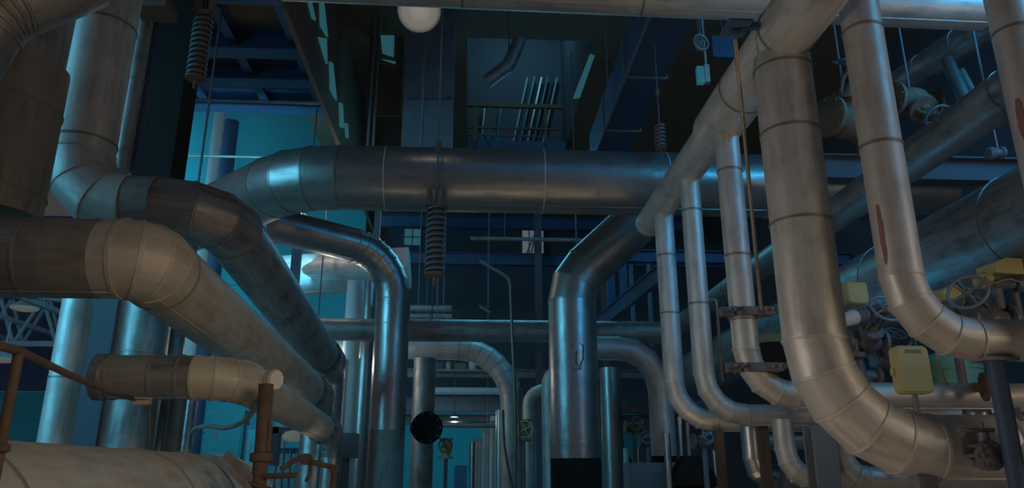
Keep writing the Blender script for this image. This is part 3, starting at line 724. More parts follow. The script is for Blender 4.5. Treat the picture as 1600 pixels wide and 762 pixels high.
cable('thin black cable trailing down beside the arching pipe', [P(786, 640, 19), P(788, 690, 19), P(794, 730, 19), P(804, 770, 19)], .03)
# conduit with bent top
cable('thin pale conduit with a bent top hanging in the aisle', [P(749, 408, 17), P(770, 420, 17), P(789, 431, 17), P(796, 440, 17), P(798, 460, 17), P(801, 540, 17), P(805, 640, 17), V((P(805, 640, 17).x, 17, 1.0))], .035, GALV, 'conduit', 'conduit', 6)
cable('black conduit running down from the arch beside the handwheel', [P(812, 600, 18.5), P(811, 640, 18.5), P(813, 700, 18.5), P(815, 780, 18.5)], .03, BLACK, 'conduit', 'conduit')
# gallery in front of the far wall
for py, Y, h, mt, nm in ((404, 27, .45, BLUEP, 'gallery'), (347, 29, .5, BLUEP, 'upper'), (632, 29, .55, STEEL, 'lower'), (583, 27.5, .3, CONC, 'middle'), (655, 30.5, .4, STEEL, 'far')):
    q = P(700, py, Y); m = MB(); m.ibeam((-4, Y, q.z), (9.5, Y, q.z), .3, h); struct('beam_' + nm, m, mt)
for py, Y, r, mt, lab in ((372, 25, .07, ALUD, 'thin horizontal pipe below the large crossing pipe'), (610, 26, .12, WHT, 'white horizontal pipe across the far aisle'), (663, 27, .12, ALUB, 'pale horizontal pipe low across the far aisle'), (481, 23.5, .1, ALUD, 'dark horizontal pipe, upper of a pair beside the bright bent pipe'), (494, 24.2, .1, ALUD, 'dark horizontal pipe, lower of a pair beside the bright bent pipe')):
    x0, x1 = (650, 790) if py != 372 else (735, 1000)
    if py in (481, 494): x0, x1 = 640, 706
    a_ = P(x0, py, Y); b_ = P(x1, py, Y); b_.z = a_.z; rt = pipe('cross_pipe', lab, [a_, b_], r, mt, seg=18); hang(rt, a_.lerp(b_, .2), r); hang(rt, a_.lerp(b_, .8), r)
for x, Y, py0 in ((590, 26, 340), (840, 26.5, 340), (940, 26, 380)):
    q = P(x, py0, Y); m = MB(); m.ibeam((q.x, Y, 0), (q.x, Y, min(q.z + .3, 12.7)), .26, .26, .03); struct('column_far', m, DKW)
# windows in the far wall
def winbox(name, x0, y0, x1, y1, Y, mat, nx=1, ny=1):
    a_, b_ = P(x0, y0, Y), P(x1, y1, Y); w = abs(b_.x - a_.x); h = abs(a_.z - b_.z); c = V(((a_.x + b_.x) / 2, Y, (a_.z + b_.z) / 2))
    m = MB(); m.box(c, (w, .04, h)); pn = m.build(name, mat); pn['kind'] = 'structure'
    m = MB(); e = .05
    for sx in (-1, 1): m.box(c + V((sx * w / 2, 0, 0)), (e, .12, h + e))
    for sz in (-1, 1): m.box(c + V((0, 0, sz * h / 2)), (w + e, .12, e))
    for k in range(1, nx): m.box(c + V((-w / 2 + w * k / nx, -.03, 0)), (e, .06, h))
    for k in range(1, ny): m.box(c + V((0, -.03, -h / 2 + h * k / ny)), (w, .06, e))
    f = m.build('window_frame', STEEL, pn); return pn
winbox('window_1', 632, 357, 657, 384, 33.9, SKYG, 2, 2)
winbox('window_2', 815, 350, 850, 402, 33.9, DAYW, 3, 1)
m = MB(); a_ = P(822, 360, 33.3)
for k in range(4): m.beam(P(842 - k * 1.5, 352, 33.2), P(821 + k * 8, 400, 33.2), .12, .08)
single('hanging_sheet', m, TAN, 'beige folded sheet hanging in the far bright window', 'sheet')
t = thing('ceiling_lamp', 'small slanted tube lamp far off under the dark gallery', 'lamp', P(756, 482, 26))
m = MB(); m.beam(P(747, 476, 26), P(765, 487, 26), .16, .12); m.build('housing', BLUEP, t)
m = MB(); m.tube(P(750, 478.5, 25.85), P(766, 488, 25.85), .06, n=12); m.build('tube', GALV, t)
t = thing('aisle_fill_lamp', 'small added fill lamp hanging deep in the far aisle', 'lamp', (-.6, 27, 3.4))  # made-up fitting and light, there to brighten the pale frames
m = MB(); m.lathe((-.6, 27, 3.5), (0, 0, 1), [(0, .16), (.04, .16), (.10, .06), (.14, .04)], 18); m.build('cap', STEEL, t)
m = MB(); m.tube((-.6, 27, 3.6), (-.6, 27, 6.5), .02, n=8); m.build('stem', STEEL, t)
point('aisle_fill_light', (-.6, 27, 3.4), 90, (.9, 1.0, .95), .1)
# far aisle: door, pale cabinets
m = MB(); a_ = P(728, 733, 49.9); m.box((a_.x - .35, 49.93, 1.05), (.75, .1, 2.1)); d_ = m.build('door_1', BLUEP); d_['kind'] = 'structure'
m = MB(); m.tube((a_.x - .1, 49.8, 1.0), (a_.x - .1, 49.9, 1.0), .05, n=8); m.build('door_handle', GALV, d_)
for k, (x0, x1, py, Y, lab) in enumerate(((766, 774, 650, 30, 'tall pale steel frame deep in the aisle, nearest the arch pipe'), (754, 760, 668, 33, 'tall pale steel frame deep in the aisle, second from the arch pipe'), (742, 748, 684, 37, 'pale steel frame deepest in the aisle'))):
    a_, b_ = P(x0, py, Y), P(x1, py, Y); t = thing('switch_cabinet', lab, 'cabinet', (a_.x, Y, 0)); w = b_.x - a_.x + .3
    m = MB(); m.box((a_.x + w / 2, Y, a_.z / 2), (w, .8, a_.z)); m.build('cabinet_body', WHT, t)
    for j in range(3): m = MB(); m.box((a_.x + w * (.2 + .3 * j), Y - .42, a_.z / 2), (w * .2, .05, a_.z * .9)); m.build('door_panel', ALUB, t)
for px, py, Y, r, lab in ((738, 690, 34, .12, 'thin pale pipe standing deep in the aisle'), (781, 640, 26, .14, 'thin bright pipe standing just left of the arch pipe')):
    vpipe('standing_pipe', lab, px, py, Y, 800, r, ALUB, z0=.05)
valve('small green valve between the shiny column pipe and the second arch pipe', P(990, 668, 19.2), (1, 0, 0), .14, (0, -1, .2), .15, GREEN, post=True)
valve('small dark valve low beside the second arch pipe', P(1012, 690, 18.2), (1, 0, 0), .13, (-.3, -1, .2), .14, IRON, post=True)
valve('small grey valve low under the lowest slim elbow', P(1100, 690, 13.2), (1, 0, 0), .12, (0, -1, .3), .13, IRON, post=True, wmat=WHEEL)
vpipe('standing_pipe', 'thin white upright tube between the two blue upright pipes', 978, 700, 18.0, 800, .07, WHT, z0=.05)
vpipe('standing_pipe', 'thin bright upright tube just right of the second arch pipe', 1062, 650, 15.6, 800, .05, ALUB, z0=.05)
vpipe('standing_pipe', 'second thin upright tube right of the second arch pipe', 1074, 660, 15.4, 800, .04, GALV, z0=.05)
# dark plinths under the arch and column pipes
m = MB(); a_ = P(1055, 722, 16.5); m.box((a_.x - .3, 16.7, a_.z / 2), (1.4, 1.0, a_.z - .01)); single('plinth', m, CONC, 'dark concrete plinth under the blue arch pipe', 'plinth')
for k, (px, py, Y, w, h, lab) in enumerate(((975, 712, 19.6, .45, 1.1, 'dark pump body with pale pipe between the two blue upright pipes'), (1078, 712, 14.6, .6, 1.2, 'dark pump block under the lowest slim elbow'))):
    q = P(px, py, Y); t = thing('pump', lab, 'pump', (q.x, q.y, 0))
    m = MB(); m.lathe((q.x, q.y, 0), (0, 0, 1), [(0, w), (.2, w), (.22, w * .6), (q.z * .7, w * .6), (q.z * .72, w * .8), (q.z * .8, w * .8), (q.z, w * .3)], 20); m.build('casing', PITCH_, t)
    m = MB(); m.tube((q.x - w * .8, q.y - .2, 0), (q.x - w * .8, q.y - .2, q.z + .4), .07, n=12); m.tube((q.x + w * .7, q.y - .2, 0), (q.x + w * .7, q.y - .2, q.z + .2), .05, n=12); m.build('riser', ALUB, t)
    m = MB(); m.lathe((q.x, q.y - w, q.z * .5), (0, 1, 0), [(0, .2), (.1, .2), (.12, .3), (.3, .3)], 18); m.build('motor', GREEN, t)
# boot cuffs
for px, py, Y, r, lab in ((621, 672, 14, .325, 'dark cuff'),):
    pass
# gallery structures right of the column pipe
m = MB(); a_ = P(945, 400, 20.4); m.ibeam((a_.x, 20.4, a_.z), (10.98, 20.4, a_.z), .3, .35); struct('beam_side', m, BLUEP)
m = MB(); m.ibeam(P(935, 505, 19.5), P(1045, 415, 15), .12, .4); struct('beam_stair', m, BLUEP)
for k, (px, py0, py1, Y) in enumerate(((953, 405, 500, 20.3), (972, 402, 470, 20.3), (985, 402, 540, 20.5), (1012, 402, 540, 20.5))):
    t, b = vdrop(px, py0, Y, py1); m = MB(); m.box((t + b) / 2, (.22 if k < 2 else .1, .1, t.z - b.z)); single('hanger_strap', m, BLUEP if k < 2 else STEEL, ('blue hanging plate right of the shiny column bend, first', 'blue hanging plate right of the shiny column bend, second', 'dark hanging strap above the second arch', 'dark hanging strap left of the header end drop')[k], 'strap')

# ================================================================== CEILING WORKS
q = P(670, 120, 16)
t = thing('air_duct', 'grey sheet metal duct hanging under the roof behind the top lamp', 'duct', (q.x, 16.4, Zat(q.x, 16, 262)))
m = MB(); zb = Zat(q.x, 16, 262); m.box((q.x, 16.4, (zb + 12.75) / 2), (1.17, .8, 12.75 - zb)); m.build('duct_body', STEEL, t)
m = MB(); zz = Zat(q.x, 15.9, 150); m.box((q.x - .02, 15.95, zz), (.95, .12, .1)); m.build('flange', IRON, t)
t = thing('roof_lamp', 'bright round flood lamp at the top under the horizontal pipe', 'lamp', P(655, 16, 11.5))
q = P(655, 16, 11.5); ax = (V((0.2, -1, -.75))).normalized()
m = MB(); m.lathe(q - ax * .25, ax, [(0, .08), (.08, .2), (.25, .39), (.28, .39)], 24, cap=True); m.build('reflector', STEEL, t)
m = MB(); m.lathe(q + ax * .03, ax, [(0, .37), (.05, .33), (.1, .17), (.12, .01)], 24); m.build('lamp_glass', LAMPG, t)
m = MB(); m.tube(q - ax * .2, V((q.x, q.y + .2, 12.74)), .03, n=8); m.build('stem', STEEL, t)
point('roof_lamp_light', q + ax * .7, 18, WHITE, .15)
# long duct along the aisle on the right, under the ceiling
a_ = Zp(1012, 30, 9.4); b_ = Zp(1080, 40, 9.4)
t = thing('air_duct', 'long dark blue rectangular duct running down the aisle under the roof', 'duct', (a_.x + .5, 10, 9.4))
m = MB(); w = b_.x - a_.x; m.box(((a_.x + b_.x) / 2, 14.2, 9.85), (w, 8.0, .9)); m.build('duct_body', BLUEP, t)
m = MB(); m.box((a_.x, 14.2, 9.38), (.05, 8.0, .05)); m.build('edge_strip', ALUB, t)
for yy in (11, 13.5, 16): m = MB(); m.box(((a_.x + b_.x) / 2, yy, 9.85), (w + .08, .06, .98)); m.build('flange', STEEL, t)
for yy in (11.2, 15.8):
    m = MB()
    for sx in (-1, 1): m.tube(((a_.x + b_.x) / 2 + sx * w * .4, yy, 10.3), ((a_.x + b_.x) / 2 + sx * w * .4, yy, 12.75), .02, n=6)
    m.build('hanger', STEEL, t)
# skylight strip
c4 = [Zp(x, y, 12.7) for x, y in ((922, 85), (929, 88), (906, 153), (895, 155))]
m = MB(); m.v += c4 + [q + V((0, 0, .03)) for q in c4]; m.quad((0, 1, 2, 3)); m.quad((7, 6, 5, 4))
for k in range(4): m.quad((k, k + 4, (k + 1) % 4 + 4, (k + 1) % 4))
w_ = m.build('window_3', SKYG); w_['kind'] = 'structure'
# clerestory strip of windows on the left
X0 = P(510, 80, 15).x
m = MB(); m.box((X0 - .12, 18.2, 11.2), (.1, 13.0, 3.1)); struct('wall_clerestory', m, BLACK)
for k, c in enumerate((((484, 3), (488, 3), (494, 32), (490, 28)), ((502, 4), (507, 6), (513, 58), (503, 40)), ((500, 58), (511, 60), (512, 100), (507, 82)), ((517, 96), (521, 100), (527, 157), (518, 140)), ((532, 160), (536, 163), (538, 200), (533, 198)), ((541, 192), (544, 194), (545, 216), (542, 214)))):
    c = [Q(x, y, X0) for x, y in c]; m = MB(); m.v += c + [q - V((.05, 0, 0)) for q in c]; m.quad((0, 1, 2, 3)); m.quad((7, 6, 5, 4))
    for j in range(4): m.quad((j, j + 4, (j + 1) % 4 + 4, (j + 1) % 4))
    w_ = m.build('window_%d' % (k + 4), SKYG); w_['kind'] = 'structure'
for k, (x0, y0, x1, y1) in enumerate(((592, 8, 606, 40), (594, 48, 616, 88), (597, 92, 618, 99))):
    c = [P(x0, y0, 17.5), P(x1, y0 + 4, 17.5), P(x1 - 1, y1, 17.5), P(x0 + 3, y1 - 6, 17.5)]
    m = MB(); m.v += c + [q + V((0, .05, 0)) for q in c]; m.quad((0, 1, 2, 3)); m.quad((7, 6, 5, 4))
    for j in range(4): m.quad((j, j + 4, (j + 1) % 4 + 4, (j + 1) % 4))
    w_ = m.build('window_%d' % (k + 10), SKYG); w_['kind'] = 'structure'
m = MB(); q = P(605, 60, 17.6); m.box((q.x, 17.65, 11.6), (.9, .06, 2.3)); struct('wall_slot', m, BLACK)
# blue beams of the left bay, and posts
for k, (py, Y) in enumerate(((80, 15.2), (132, 17.6), (152, 19.2), (188, 20.8))):
    z = 12.45 - .0 * k; m = MB(); m.ibeam((-9.4, Y, z), (X0 - .2, Y, z), .5, .6, .05); struct('beam_bay', m, BLUEP)
for k, X in enumerate((-8.2, -6.4, -4.8)):
    m = MB(); m.ibeam((X, 11, 12.55), (X, 21.3, 12.55), .25, .35, .04); struct('beam_joist', m, BLUEP)
for px0, px1, py, Y, lab in ((300, 520, 156, 17.0, 'thin dark conduit crossing under the blue roof beams'), (285, 520, 243, 21, 'thin pale conduit across the teal wall')):
    a_, b_ = P(px0, py, Y), P(px1, py, Y); b_.z = a_.z; m = MB(); m.tube(a_, b_, .04, n=8); single('conduit', m, STEEL if py < 200 else GALV, lab, 'conduit')
for px, py0, Y, py1, lab, mt in ((340, 60, 16, 285, 'thin dark hanging rod left of the white pipe on the teal wall', STEEL), (588, 140, 16.5, 232, 'pale thin rod hanging left of the grey duct', GALV), (661, 160, 15, 242, 'dark thin rod hanging in front of the grey duct', STEEL), (576, 200, 16.5, 232, 'short thin rod hanging left of the pale one', STEEL)):
    t, b = vdrop(px, py0, Y, py1); t.z = 12.74
    m = MB(); m.tube(t, b, .03, n=8); single('hanging_rod', m, mt, lab, 'rod')
vpipe('white_pipe', 'pale upright pipe against the teal wall at upper left', 346, 160, 28, 420, .22, WHT, 3.0, z0=.05)
vpipe('teal_column', 'blue upright column on the teal wall right of the pale pipe', 362, 190, 29, 420, .30, BLUEP, cat='column', z0=.05)
# dark blue elbow pipe in the ceiling hole
pipe('bent_pipe', 'small dark blue elbow pipe up in the black roof space', [P(760, 128, 15.5), P(795, 102, 15.5), P(812, 62, 15.5)], .16, ALUD, .3, 4, seg=24); hang([o for o in COL.objects if o.get('label') == 'small dark blue elbow pipe up in the black roof space'][0], P(795, 102, 15.5), .1)
spot('blue_fill', (5.0, 12.3, 2.9), (6.4, 9.0, 5.3), 150, (0.06, 0.5, 0.95), 95, 0.7, 0.3)  # added spot without a fitting, turns the diagonal pipes bluer
area('shaft_fill', (1.5, 21.8, 17.8), (1.5, 25, 14.0), 2.0, 420, (0.2, 0.65, 0.9))  # fill panel added inside the shaft to brighten the glazed screen
# light well: mullioned bright wall, sign and railing
t = thing('glazed_screen', 'leaning blue glazed screen seen through the roof opening', 'glazed screen', P(840, 222, 24.6))
for x0, x1, mt in ((822, 826, TRUSSP), (828, 842, PANE), (843, 849, ALUB), (851, 860, PANE), (862, 865, RUST), (868, 872, TRUSSP), (776, 790, PANE), (748, 768, ALUB)):
    m = MB(); sh = -22 if x0 > 800 else -6
    top = 122 if x0 > 800 else 165
    m.beam(P((x0 + x1) / 2, top, 24.8), P((x0 + x1) / 2 + sh, 222, 24.8), (x1 - x0) / 1165 * 27, .06); m.build('panel', mt, t)
m = MB(); a_, b_ = P(752, 213, 24.5), P(782, 222, 24.5); c = (P(747, 207, 24.5) + P(782, 226, 24.5)) / 2
t = thing('sign_board', 'pale sign board with a dark diamond mark behind the railing', 'sign', c - V((0, 0, .3)))
m.box(c, (.75, .04, .42)); m.build('board', TEALW, t)
m = MB(); 
for sx in (-.13, 0, .13): m.box(c + V((sx, -.03, 0)), (.10, .01, .10), Matrix.Rotation(math.pi / 4, 3, 'Y'))
m.build('mark', BLACK, t)
t = thing('guard_rail', 'black guard railing across the roof opening', 'railing', P(800, 224, 23.8))
for py, w in ((163, .14), (198, .07), (210, .05)):
    a_, b_ = P(705, py, 23.8), P(878, py, 23.8); b_.z = a_.z; m = MB(); m.beam(a_, b_, w, w); m.build('rail', BLACK, t)
for px in (743, 764, 852):
    a_, b_ = vdrop(px, 163, 23.8, 232); m = MB(); m.beam(b_, a_, .1 if px != 743 else .16, .1); m.build('rail_post', BLACK, t)
m = MB(); a_ = P(800, 229, 23.9); m.box((1.45, 23.9, a_.z), (3.4, .3, .3)); struct('beam_well', m, BLUEP)
# bracket clutter between girder and header
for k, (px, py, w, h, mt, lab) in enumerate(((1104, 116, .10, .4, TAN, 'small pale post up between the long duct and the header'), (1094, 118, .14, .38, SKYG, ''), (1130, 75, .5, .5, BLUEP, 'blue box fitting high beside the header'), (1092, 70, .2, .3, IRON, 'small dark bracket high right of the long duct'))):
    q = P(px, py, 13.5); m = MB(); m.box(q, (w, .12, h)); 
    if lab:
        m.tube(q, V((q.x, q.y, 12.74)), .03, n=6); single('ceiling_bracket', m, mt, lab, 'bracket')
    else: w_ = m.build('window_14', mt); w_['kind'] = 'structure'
m = MB(); m.torus(P(1095, 66, 12.5), (.3, -1, 0), .16, .03); m.tube(P(1095, 66, 12.5), P(1095, 66, 12.9), .03, n=8); m.tube(P(1095, 66, 12.9), (P(1095, 66, 12.9).x, 12.9, 12.74), .02, n=6); single('hoist_ring', m, GALV, 'pale round hoist ring high up near the top pipe', 'ring')

# ================================================================== LEFT BACKGROUND
vpipe('silver_column', 'bright silver upright pipe at left behind the handrail', 128, 440, 12.5, 800, .24, ALU, 1.6, z0=.05)
m = MB(); q = P(170, 490, 14); m.box((q.x, 14, q.z / 2 + .2), (.5, .5, q.z + .4)); single('steel_column', m, DKW, 'dark square column right of the silver upright pipe', 'column')
vpipe('blue_column', 'broad blue upright pipe at left behind the short branch pipe', 245, 380, 13.2, 800, .42, ALUD, 2.0, z0=.05)
vpipe('blue_column', 'slim blue upright pipe between the tan pipe and the broad blue one', 292, 380, 14.0, 800, .2, ALUD, z0=.05)
vpipe('white_pipe', 'white slim upright pipe low beside the silver upright pipe', 160, 600, 16, 800, .12, WHT, z0=.05)
vpipe('white_pipe', 'ribbed pale upright pipe near the blue cabinets', 307, 560, 15, 800, .12, ALUB, .18, z0=.05)
m = MB(); q = P(284, 590, 13.5); m.box((q.x, 13.5, q.z / 2), (.2, .2, q.z)); single('steel_post', m, BLACK, 'black post left of the ribbed pale pipe', 'post')
q = P(274, 100, 10.2); m = MB(); zb = Zat(q.x, 10.2, 320); m.box((q.x, 10.2, (zb + 12.74) / 2), (.54, .5, 12.74 - zb)); single('steel_column', m, PITCH_, 'tall black square column right of the large bent pipe', 'column')
vpipe('blue_pipe', 'slim blue upright pipe against the black column', 258, -40, 9.5, 268, .085, BLUEP)
vpipe('grey_pipe', 'slim dark upright pipe between the large bent pipe and the blue pipe', 239, -40, 9.3, 268, .11, ALUD, 1.7)
m = MB(); q = P(242, 14, 9.0); m.box(q, (.45, .4, .16)); m.tube(q, (q.x, q.y, 12.74), .12, n=14)
for k in range(5): m.lathe((q.x, q.y, q.z + .1 + k * .09), (0, 0, 1), [(0, .2), (.04, .2)], 16)
single('hanger_block', m, BLACK, 'black ribbed hanger block at the top of the blue pipe', 'bracket')
# corner elbow at top left
pipe('corner_pipe', 'dark clad elbow pipe in the top left corner', [P(-90, 120, 4.6), P(-20, 12, 4.6), P(130, -45, 4.9)], .28, ALUD, .5, 4)
pipe('vessel_neck', 'dark brown neck pipe rising above the upright vessel', [V((P(25, 105, 6.2).x, 6.2, P(25, 105, 6.2).z + .01)), V((P(25, 105, 6.2).x, 6.2, P(25, 105, 6.2).z + 1.6))], .38, ALUD)
# blue cabinets in front of the bay wall
for k, (x0, x1, py, Y, lab) in enumerate(((325, 383, 640, 24, 'teal cabinet behind the hanging cable'), (386, 408, 664, 22, 'teal cabinet with dark edge just left of the rusty stand'))):
    a_, b_ = P(x0, py, Y), P(x1, py, Y); w = b_.x - a_.x; t = thing('cabinet', lab, 'cabinet', ((a_.x + b_.x) / 2, Y, 0))
    m = MB(); m.box(((a_.x + b_.x) / 2, Y + .3, a_.z / 2), (w, .6, a_.z)); m.build('cabinet_body', BLUEP if k else TEALC, t)
    m = MB(); m.box(((a_.x + b_.x) / 2 + .03, Y - .02, a_.z / 2), (w * .86, .04, a_.z * .92)); dr = m.build('door', TEALC, t)
    m = MB(); m.box(((a_.x + b_.x) / 2 - w * .2, Y - .05, a_.z * .8), (.1, .03, .25)); m.build('handle', STEEL, dr)
# annex trusses
for k, Y in enumerate((44, 49)):
    t = thing('roof_truss', ('pale steel roof truss far off at the left edge, nearer', 'pale steel roof truss far off at the left edge, farther')[k], 'truss', (-26, Y, 10.5))
    zb, zt = P(50, 537, Y).z, P(50, 466, Y).z
    m = MB(); m.beam((-34, Y, zb), (-15, Y, zb), .3, .3); m.build('bottom_chord', TRUSSP, t)
    m = MB(); m.beam((-34, Y, zt + 1), (-15, Y, zt - 1), .3, .3); m.build('top_chord', TRUSSP, t)
    for j in range(8):
        x = -33.5 + j * 2.4; m = MB(); m.beam((x, Y, zb), (x + 1.2, Y, zt), .16, .16); m.beam((x + 1.2, Y, zt), (x + 2.4, Y, zb), .16, .16); m.build('web_brace', TRUSSP, t)
m = MB()
for X in (-31, -27, -23, -19): m.beam((X, 36, 10.2), (X, 51.8, 10.2), .25, .25)
struct('beam_annex', m, TRUSSP)
for px, py, Y, lab in ((38, 482, 40, 'glowing white hall lamp among the trusses at far left'), (5, 562, 40, 'second smaller hall lamp at the left edge below the first')):
    q = P(px, py, Y); t = thing('hall_lamp', lab, 'lamp', q)
    m = MB(); m.lathe(q + V((0, 0, .5)), (0, 0, -1), [(0, .15), (.15, .35), (.4, .75), (.45, .75)], 22); m.build('reflector', TRUSSP, t)
    m = MB(); m.lathe(q + V((0, 0, .12)), (0, 0, -1), [(0, .72), (.15, .65), (.25, .3), (.28, .02)], 22); m.build('lamp_glass', LAMPG, t)
    m = MB(); m.tube(q + V((0, 0, .5)), q + V((0, 0, 2.0)), .05, n=6); m.build('stem', TRUSSP, t)
for c, e, lab in (((-4.1, 19.75, 4.4), 330, 'small added fill lamp lower down near the white upright pipe'), ((-4.4, 18.9, 9.3), 300, 'small added fill lamp high up near the pale wide pipe')):  # invented fittings for fill lights on the white and wide pipes
    t = thing('fill_lamp', lab, 'lamp', c); c = V(c)
    m = MB(); m.lathe(c + V((0, 0, .1)), (0, 0, 1), [(0, .16), (.04, .16), (.10, .06), (.14, .04)], 18); m.build('cap', STEEL, t)
    m = MB(); m.tube(c + V((0, 0, .2)), (c.x, c.y, 12.74), .02, n=8); m.build('stem', STEEL, t)
    point('fill_lamp_light', c - V((0, 0, .02)), e, WHITE, .1)
# low lamp and fence under the branch pipe
t = thing('wall_lamp', 'white oval lamp glowing under the branch pipe', 'lamp', P(462, 682, 16.5))
q = P(462, 681, 16.5); m = MB(); m.lathe(q - V((.28, 0, 0)), (1, 0, 0), [(0, .02), (.06, .09), (.2, .12), (.4, .12), (.52, .08), (.56, .02)], 18); m.build('lamp_glass', LAMPG, t)
m = MB(); m.box(q + V((0, .2, .12)), (1.0, .3, .12)); m.box(q + V((-.45, .2, -.2)), (.14, .3, .8)); m.build('housing', STEEL, t)
t = thing('fence', 'teal barred fence low behind the rusty stand', 'fence', P(470, 720, 17.5))
a_, b_ = P(432, 704, 17.5), P(520, 704, 17.5)
m = MB(); m.beam(a_, V((b_.x, b_.y, a_.z)), .08, .12); m.build('rail', BLUEP, t)
for k in range(9):
    x = a_.x + (b_.x - a_.x) * k / 8; m = MB(); m.tube((x, 17.5, .0), (x, 17.5, a_.z), .045, n=8); m.build('bar', ALUB, t)
q = P(540, 696, 18.0); m = MB(); m.box(q, (.55, .5, .55)); m.box((q.x, 18, (q.z - .27) / 2), (.2, .2, q.z - .27)); single('motor_box', m, STEEL, 'dark box crossing the foot of the white upright pipe', 'box')
# flanged elbows at the ends of the left pipes
for k, (px, py, Y, r, lab) in enumerate(((502, 556, 14.75, .40, 'bright flanged end on the large bent pipe down the aisle'), (476, 610, 12.35, .37, 'teal flanged end on the large tan pipe'), (503, 669, 11.95, .235, 'teal flanged end on the branch pipe'))):
    q = P(px, py, Y); d = (P((500, 474, 502)[k], (553, 607, 668)[k], (14.6, 12.2, 11.8)[k]) - P((338, 225, 370)[k], (322, 405, 590)[k], (8, 6, 7)[k])).normalized()
    t = thing('flange_joint', lab, 'flange', q - V((0, 0, r)))
    m = MB(); m.lathe(q + d * .02, d, [(0, r), (.1, r), (.1, r * .8), (.5, r * .72), (.5, r), (.6, r)], 28); m.build('flange', ALUB, t)
    m = MB()
    for j in range(10):
        u, v = basis(d); a = j * math.pi / 5; e = (u * math.cos(a) + v * math.sin(a)) * r * .88; m.tube(q + d * -.05 + e, q + d * .18 + e, .03, n=6)
    m.build('bolt', IRON, t)
    e = q + d * .6; pipe('tail_pipe', ('bright tail pipe turning down after the bent pipe flange', 'teal tail pipe turning down after the tan pipe flange', 'short teal tail pipe turning down after the branch pipe flange')[k], [e, e + d * .55, V((e.x + d.x * .55, e.y + d.y * .55, .05))], r * .72, ALUB, .4, 4, seg=28)
# handrail
t = thing('handrail', 'brown steel handrail with a post in the lower left corner', 'railing', (P(14, 762, 3.1).x, 3.1, 0))
q = P(30, 548, 3.1); m = MB(); m.tube((q.x, q.y, 0), q, .02, n=12); m.build('rail_post', RUST, t)
m = MB(); m.lathe((q.x, q.y, Zat(q.x, q.y, 700) - .02), (0, 0, 1), [(0, .02), (.01, .035), (.03, .035), (.04, .02)], 12); m.build('collar', RUST, t)
m = MB(); m.path([P(-60, 525, 2.7), q, P(110, 586, 4.2), P(170, 612, 5.4), P(206, 622, 6.2)], .018, 10); m.build('rail', RUST, t)
t = thing('rail_tag', 'small beige box at the far end of the handrail', 'box', P(222, 633, 6.25)); m = MB(); m.box(P(222, 627, 6.3), (.12, .08, .055)); m.build('box_body', TAN, t)
m = MB(); m.box(P(222, 622, 6.27), (.125, .085, .012)); m.build('lid', TAN, t)
m = MB(); m.tube(P(206, 622, 6.2), P(216, 625, 6.3), .012, n=6); m.tube(P(233, 630, 6.3), P(234, 690, 6.35), .012, n=6); m.build('bracket', RUST, t)
# rusty stand with gauge
q = P(416, 600, 6.3); q2 = P(432, 790, 6.3)
t = thing('pipe_stand', 'rusty upright pipe stand beside the end of the tan bottom pipe', 'stand', (q.x + .02, 6.3, 0))
m = MB(); m.path([(q.x, 6.3, q.z), (q.x + .015, 6.3, Zat(q.x, 6.3, 690)), (q.x + .02, 6.3, 0.02)], .06, 14); m.build('upright', RUST, t)
m = MB(); z = Zat(q.x, 6.3, 714); m.lathe((q.x + .015, 6.3, z - .04), (0, 0, 1), [(0, .06), (.01, .09), (.07, .09), (.08, .06)], 16); m.build('collar', RUST, t)
m = MB(); m.tube((q.x + .07, 6.27, Zat(q.x, 6.3, 655)), (q.x + .07, 6.27, Zat(q.x, 6.3, 705)), .02, n=8); m.build('side_tube', RUST, t)
m = MB(); z = Zat(q.x, 6.3, 744); m.tube((q.x + .02, 6.27, z), (q.x + .34, 6.15, z + .01), .022, n=10); m.tube((q.x - .05, 6.25, z - .05), (q.x + .3, 6.2, z - .14), .018, n=8); m.build('lever', RUST, t)
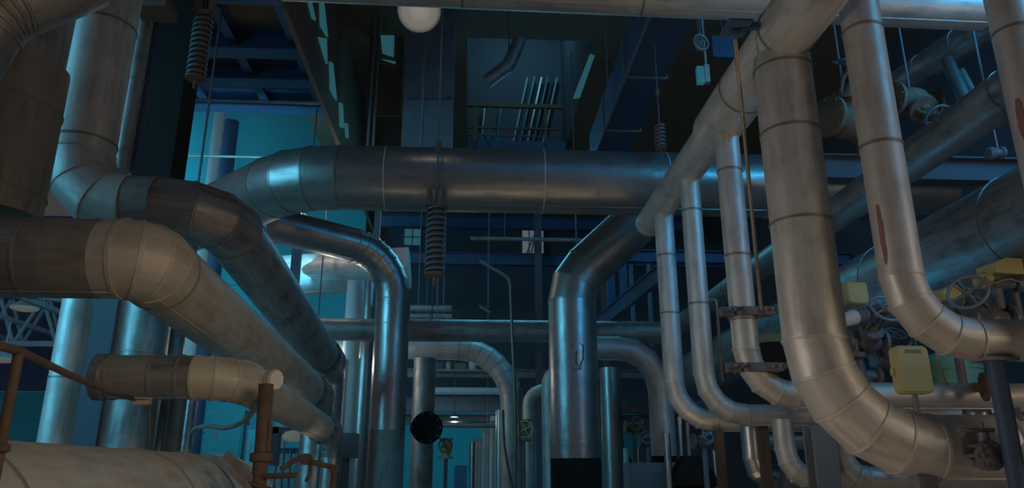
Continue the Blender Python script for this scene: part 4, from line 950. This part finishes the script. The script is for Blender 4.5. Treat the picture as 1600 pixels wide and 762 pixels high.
m = MB(); z = Zat(q.x, 6.3, 705); m.beam((q.x - .25, 6.25, z - .02), (q.x - .02, 6.27, z - .22), .03, .06); m.beam((q.x - .2, 6.2, z - .12), (q.x - .02, 6.23, z - .3), .03, .05); m.build('strut', IRON, t)
t = thing('dial_gauge', 'round pale dial gauge on the pipe above the rusty stand', 'gauge', P(430, 610, 6.6))
g = P(429, 593, 6.6); ax = V((.86, -.5, -.05)).normalized()
m = MB(); m.lathe(g - ax * .06, ax, [(0, .08), (.01, .092), (.07, .092), (.08, .086)], 26); m.build('case', TAN, t)
m = MB(); m.lathe(g + ax * .022, ax, [(0, .078), (.004, .078)], 26); m.build('dial', WHT, t)
m = MB(); m.tube(g - ax * .01 - V((0, 0, .09)), g - ax * .01 - V((0, 0, .2)), .014, n=8); m.build('stem', IRON, t)
# rusty lever linkage to the right of the stand
t = thing('lever_linkage', 'brown lever linkage stretching right from the rusty stand', 'linkage', P(520, 760, 8.5))
m = MB(); m.path([P(440, 732, 8.2), P(455, 722, 8.3), P(470, 714, 8.4), P(490, 722, 8.5), P(522, 730, 8.5)], .028, 10); m.build('arm', RUST, t)
m = MB(); m.path([P(522, 730, 8.5), P(521, 750, 8.5), P(516, 790, 8.5)], .035, 10); m.build('post', RUST, t)
m = MB(); m.lathe(P(523, 733, 8.5) - V((0, .05, 0)), (0, 1, 0), [(0, .05), (.1, .05)], 14); m.lathe(P(478, 717, 8.4) - V((0, .06, 0)), (0, 1, 0), [(0, .06), (.12, .06)], 14); m.build('pivot', RUST, t)
m = MB(); m.path([P(486, 722, 8.4), P(484, 740, 8.3), P(478, 752, 8.3)], .02, 8); m.build('hook', RUST, t)
cable('pale flexible cable drooping from the rusty stand to the black post', [P(406, 620, 6.9), P(396, 640, 7.6), P(380, 658, 8.4), P(352, 668, 9.4), P(322, 665, 10.4), P(302, 672, 11.6), P(297, 690, 12.4), P(296, 715, 12.6)], .03, GALV)
cable('dark cable running down the rusty stand', [P(416, 606, 6.6), P(413, 620, 6.6), P(415, 650, 6.6), P(418, 672, 6.6)], .018)
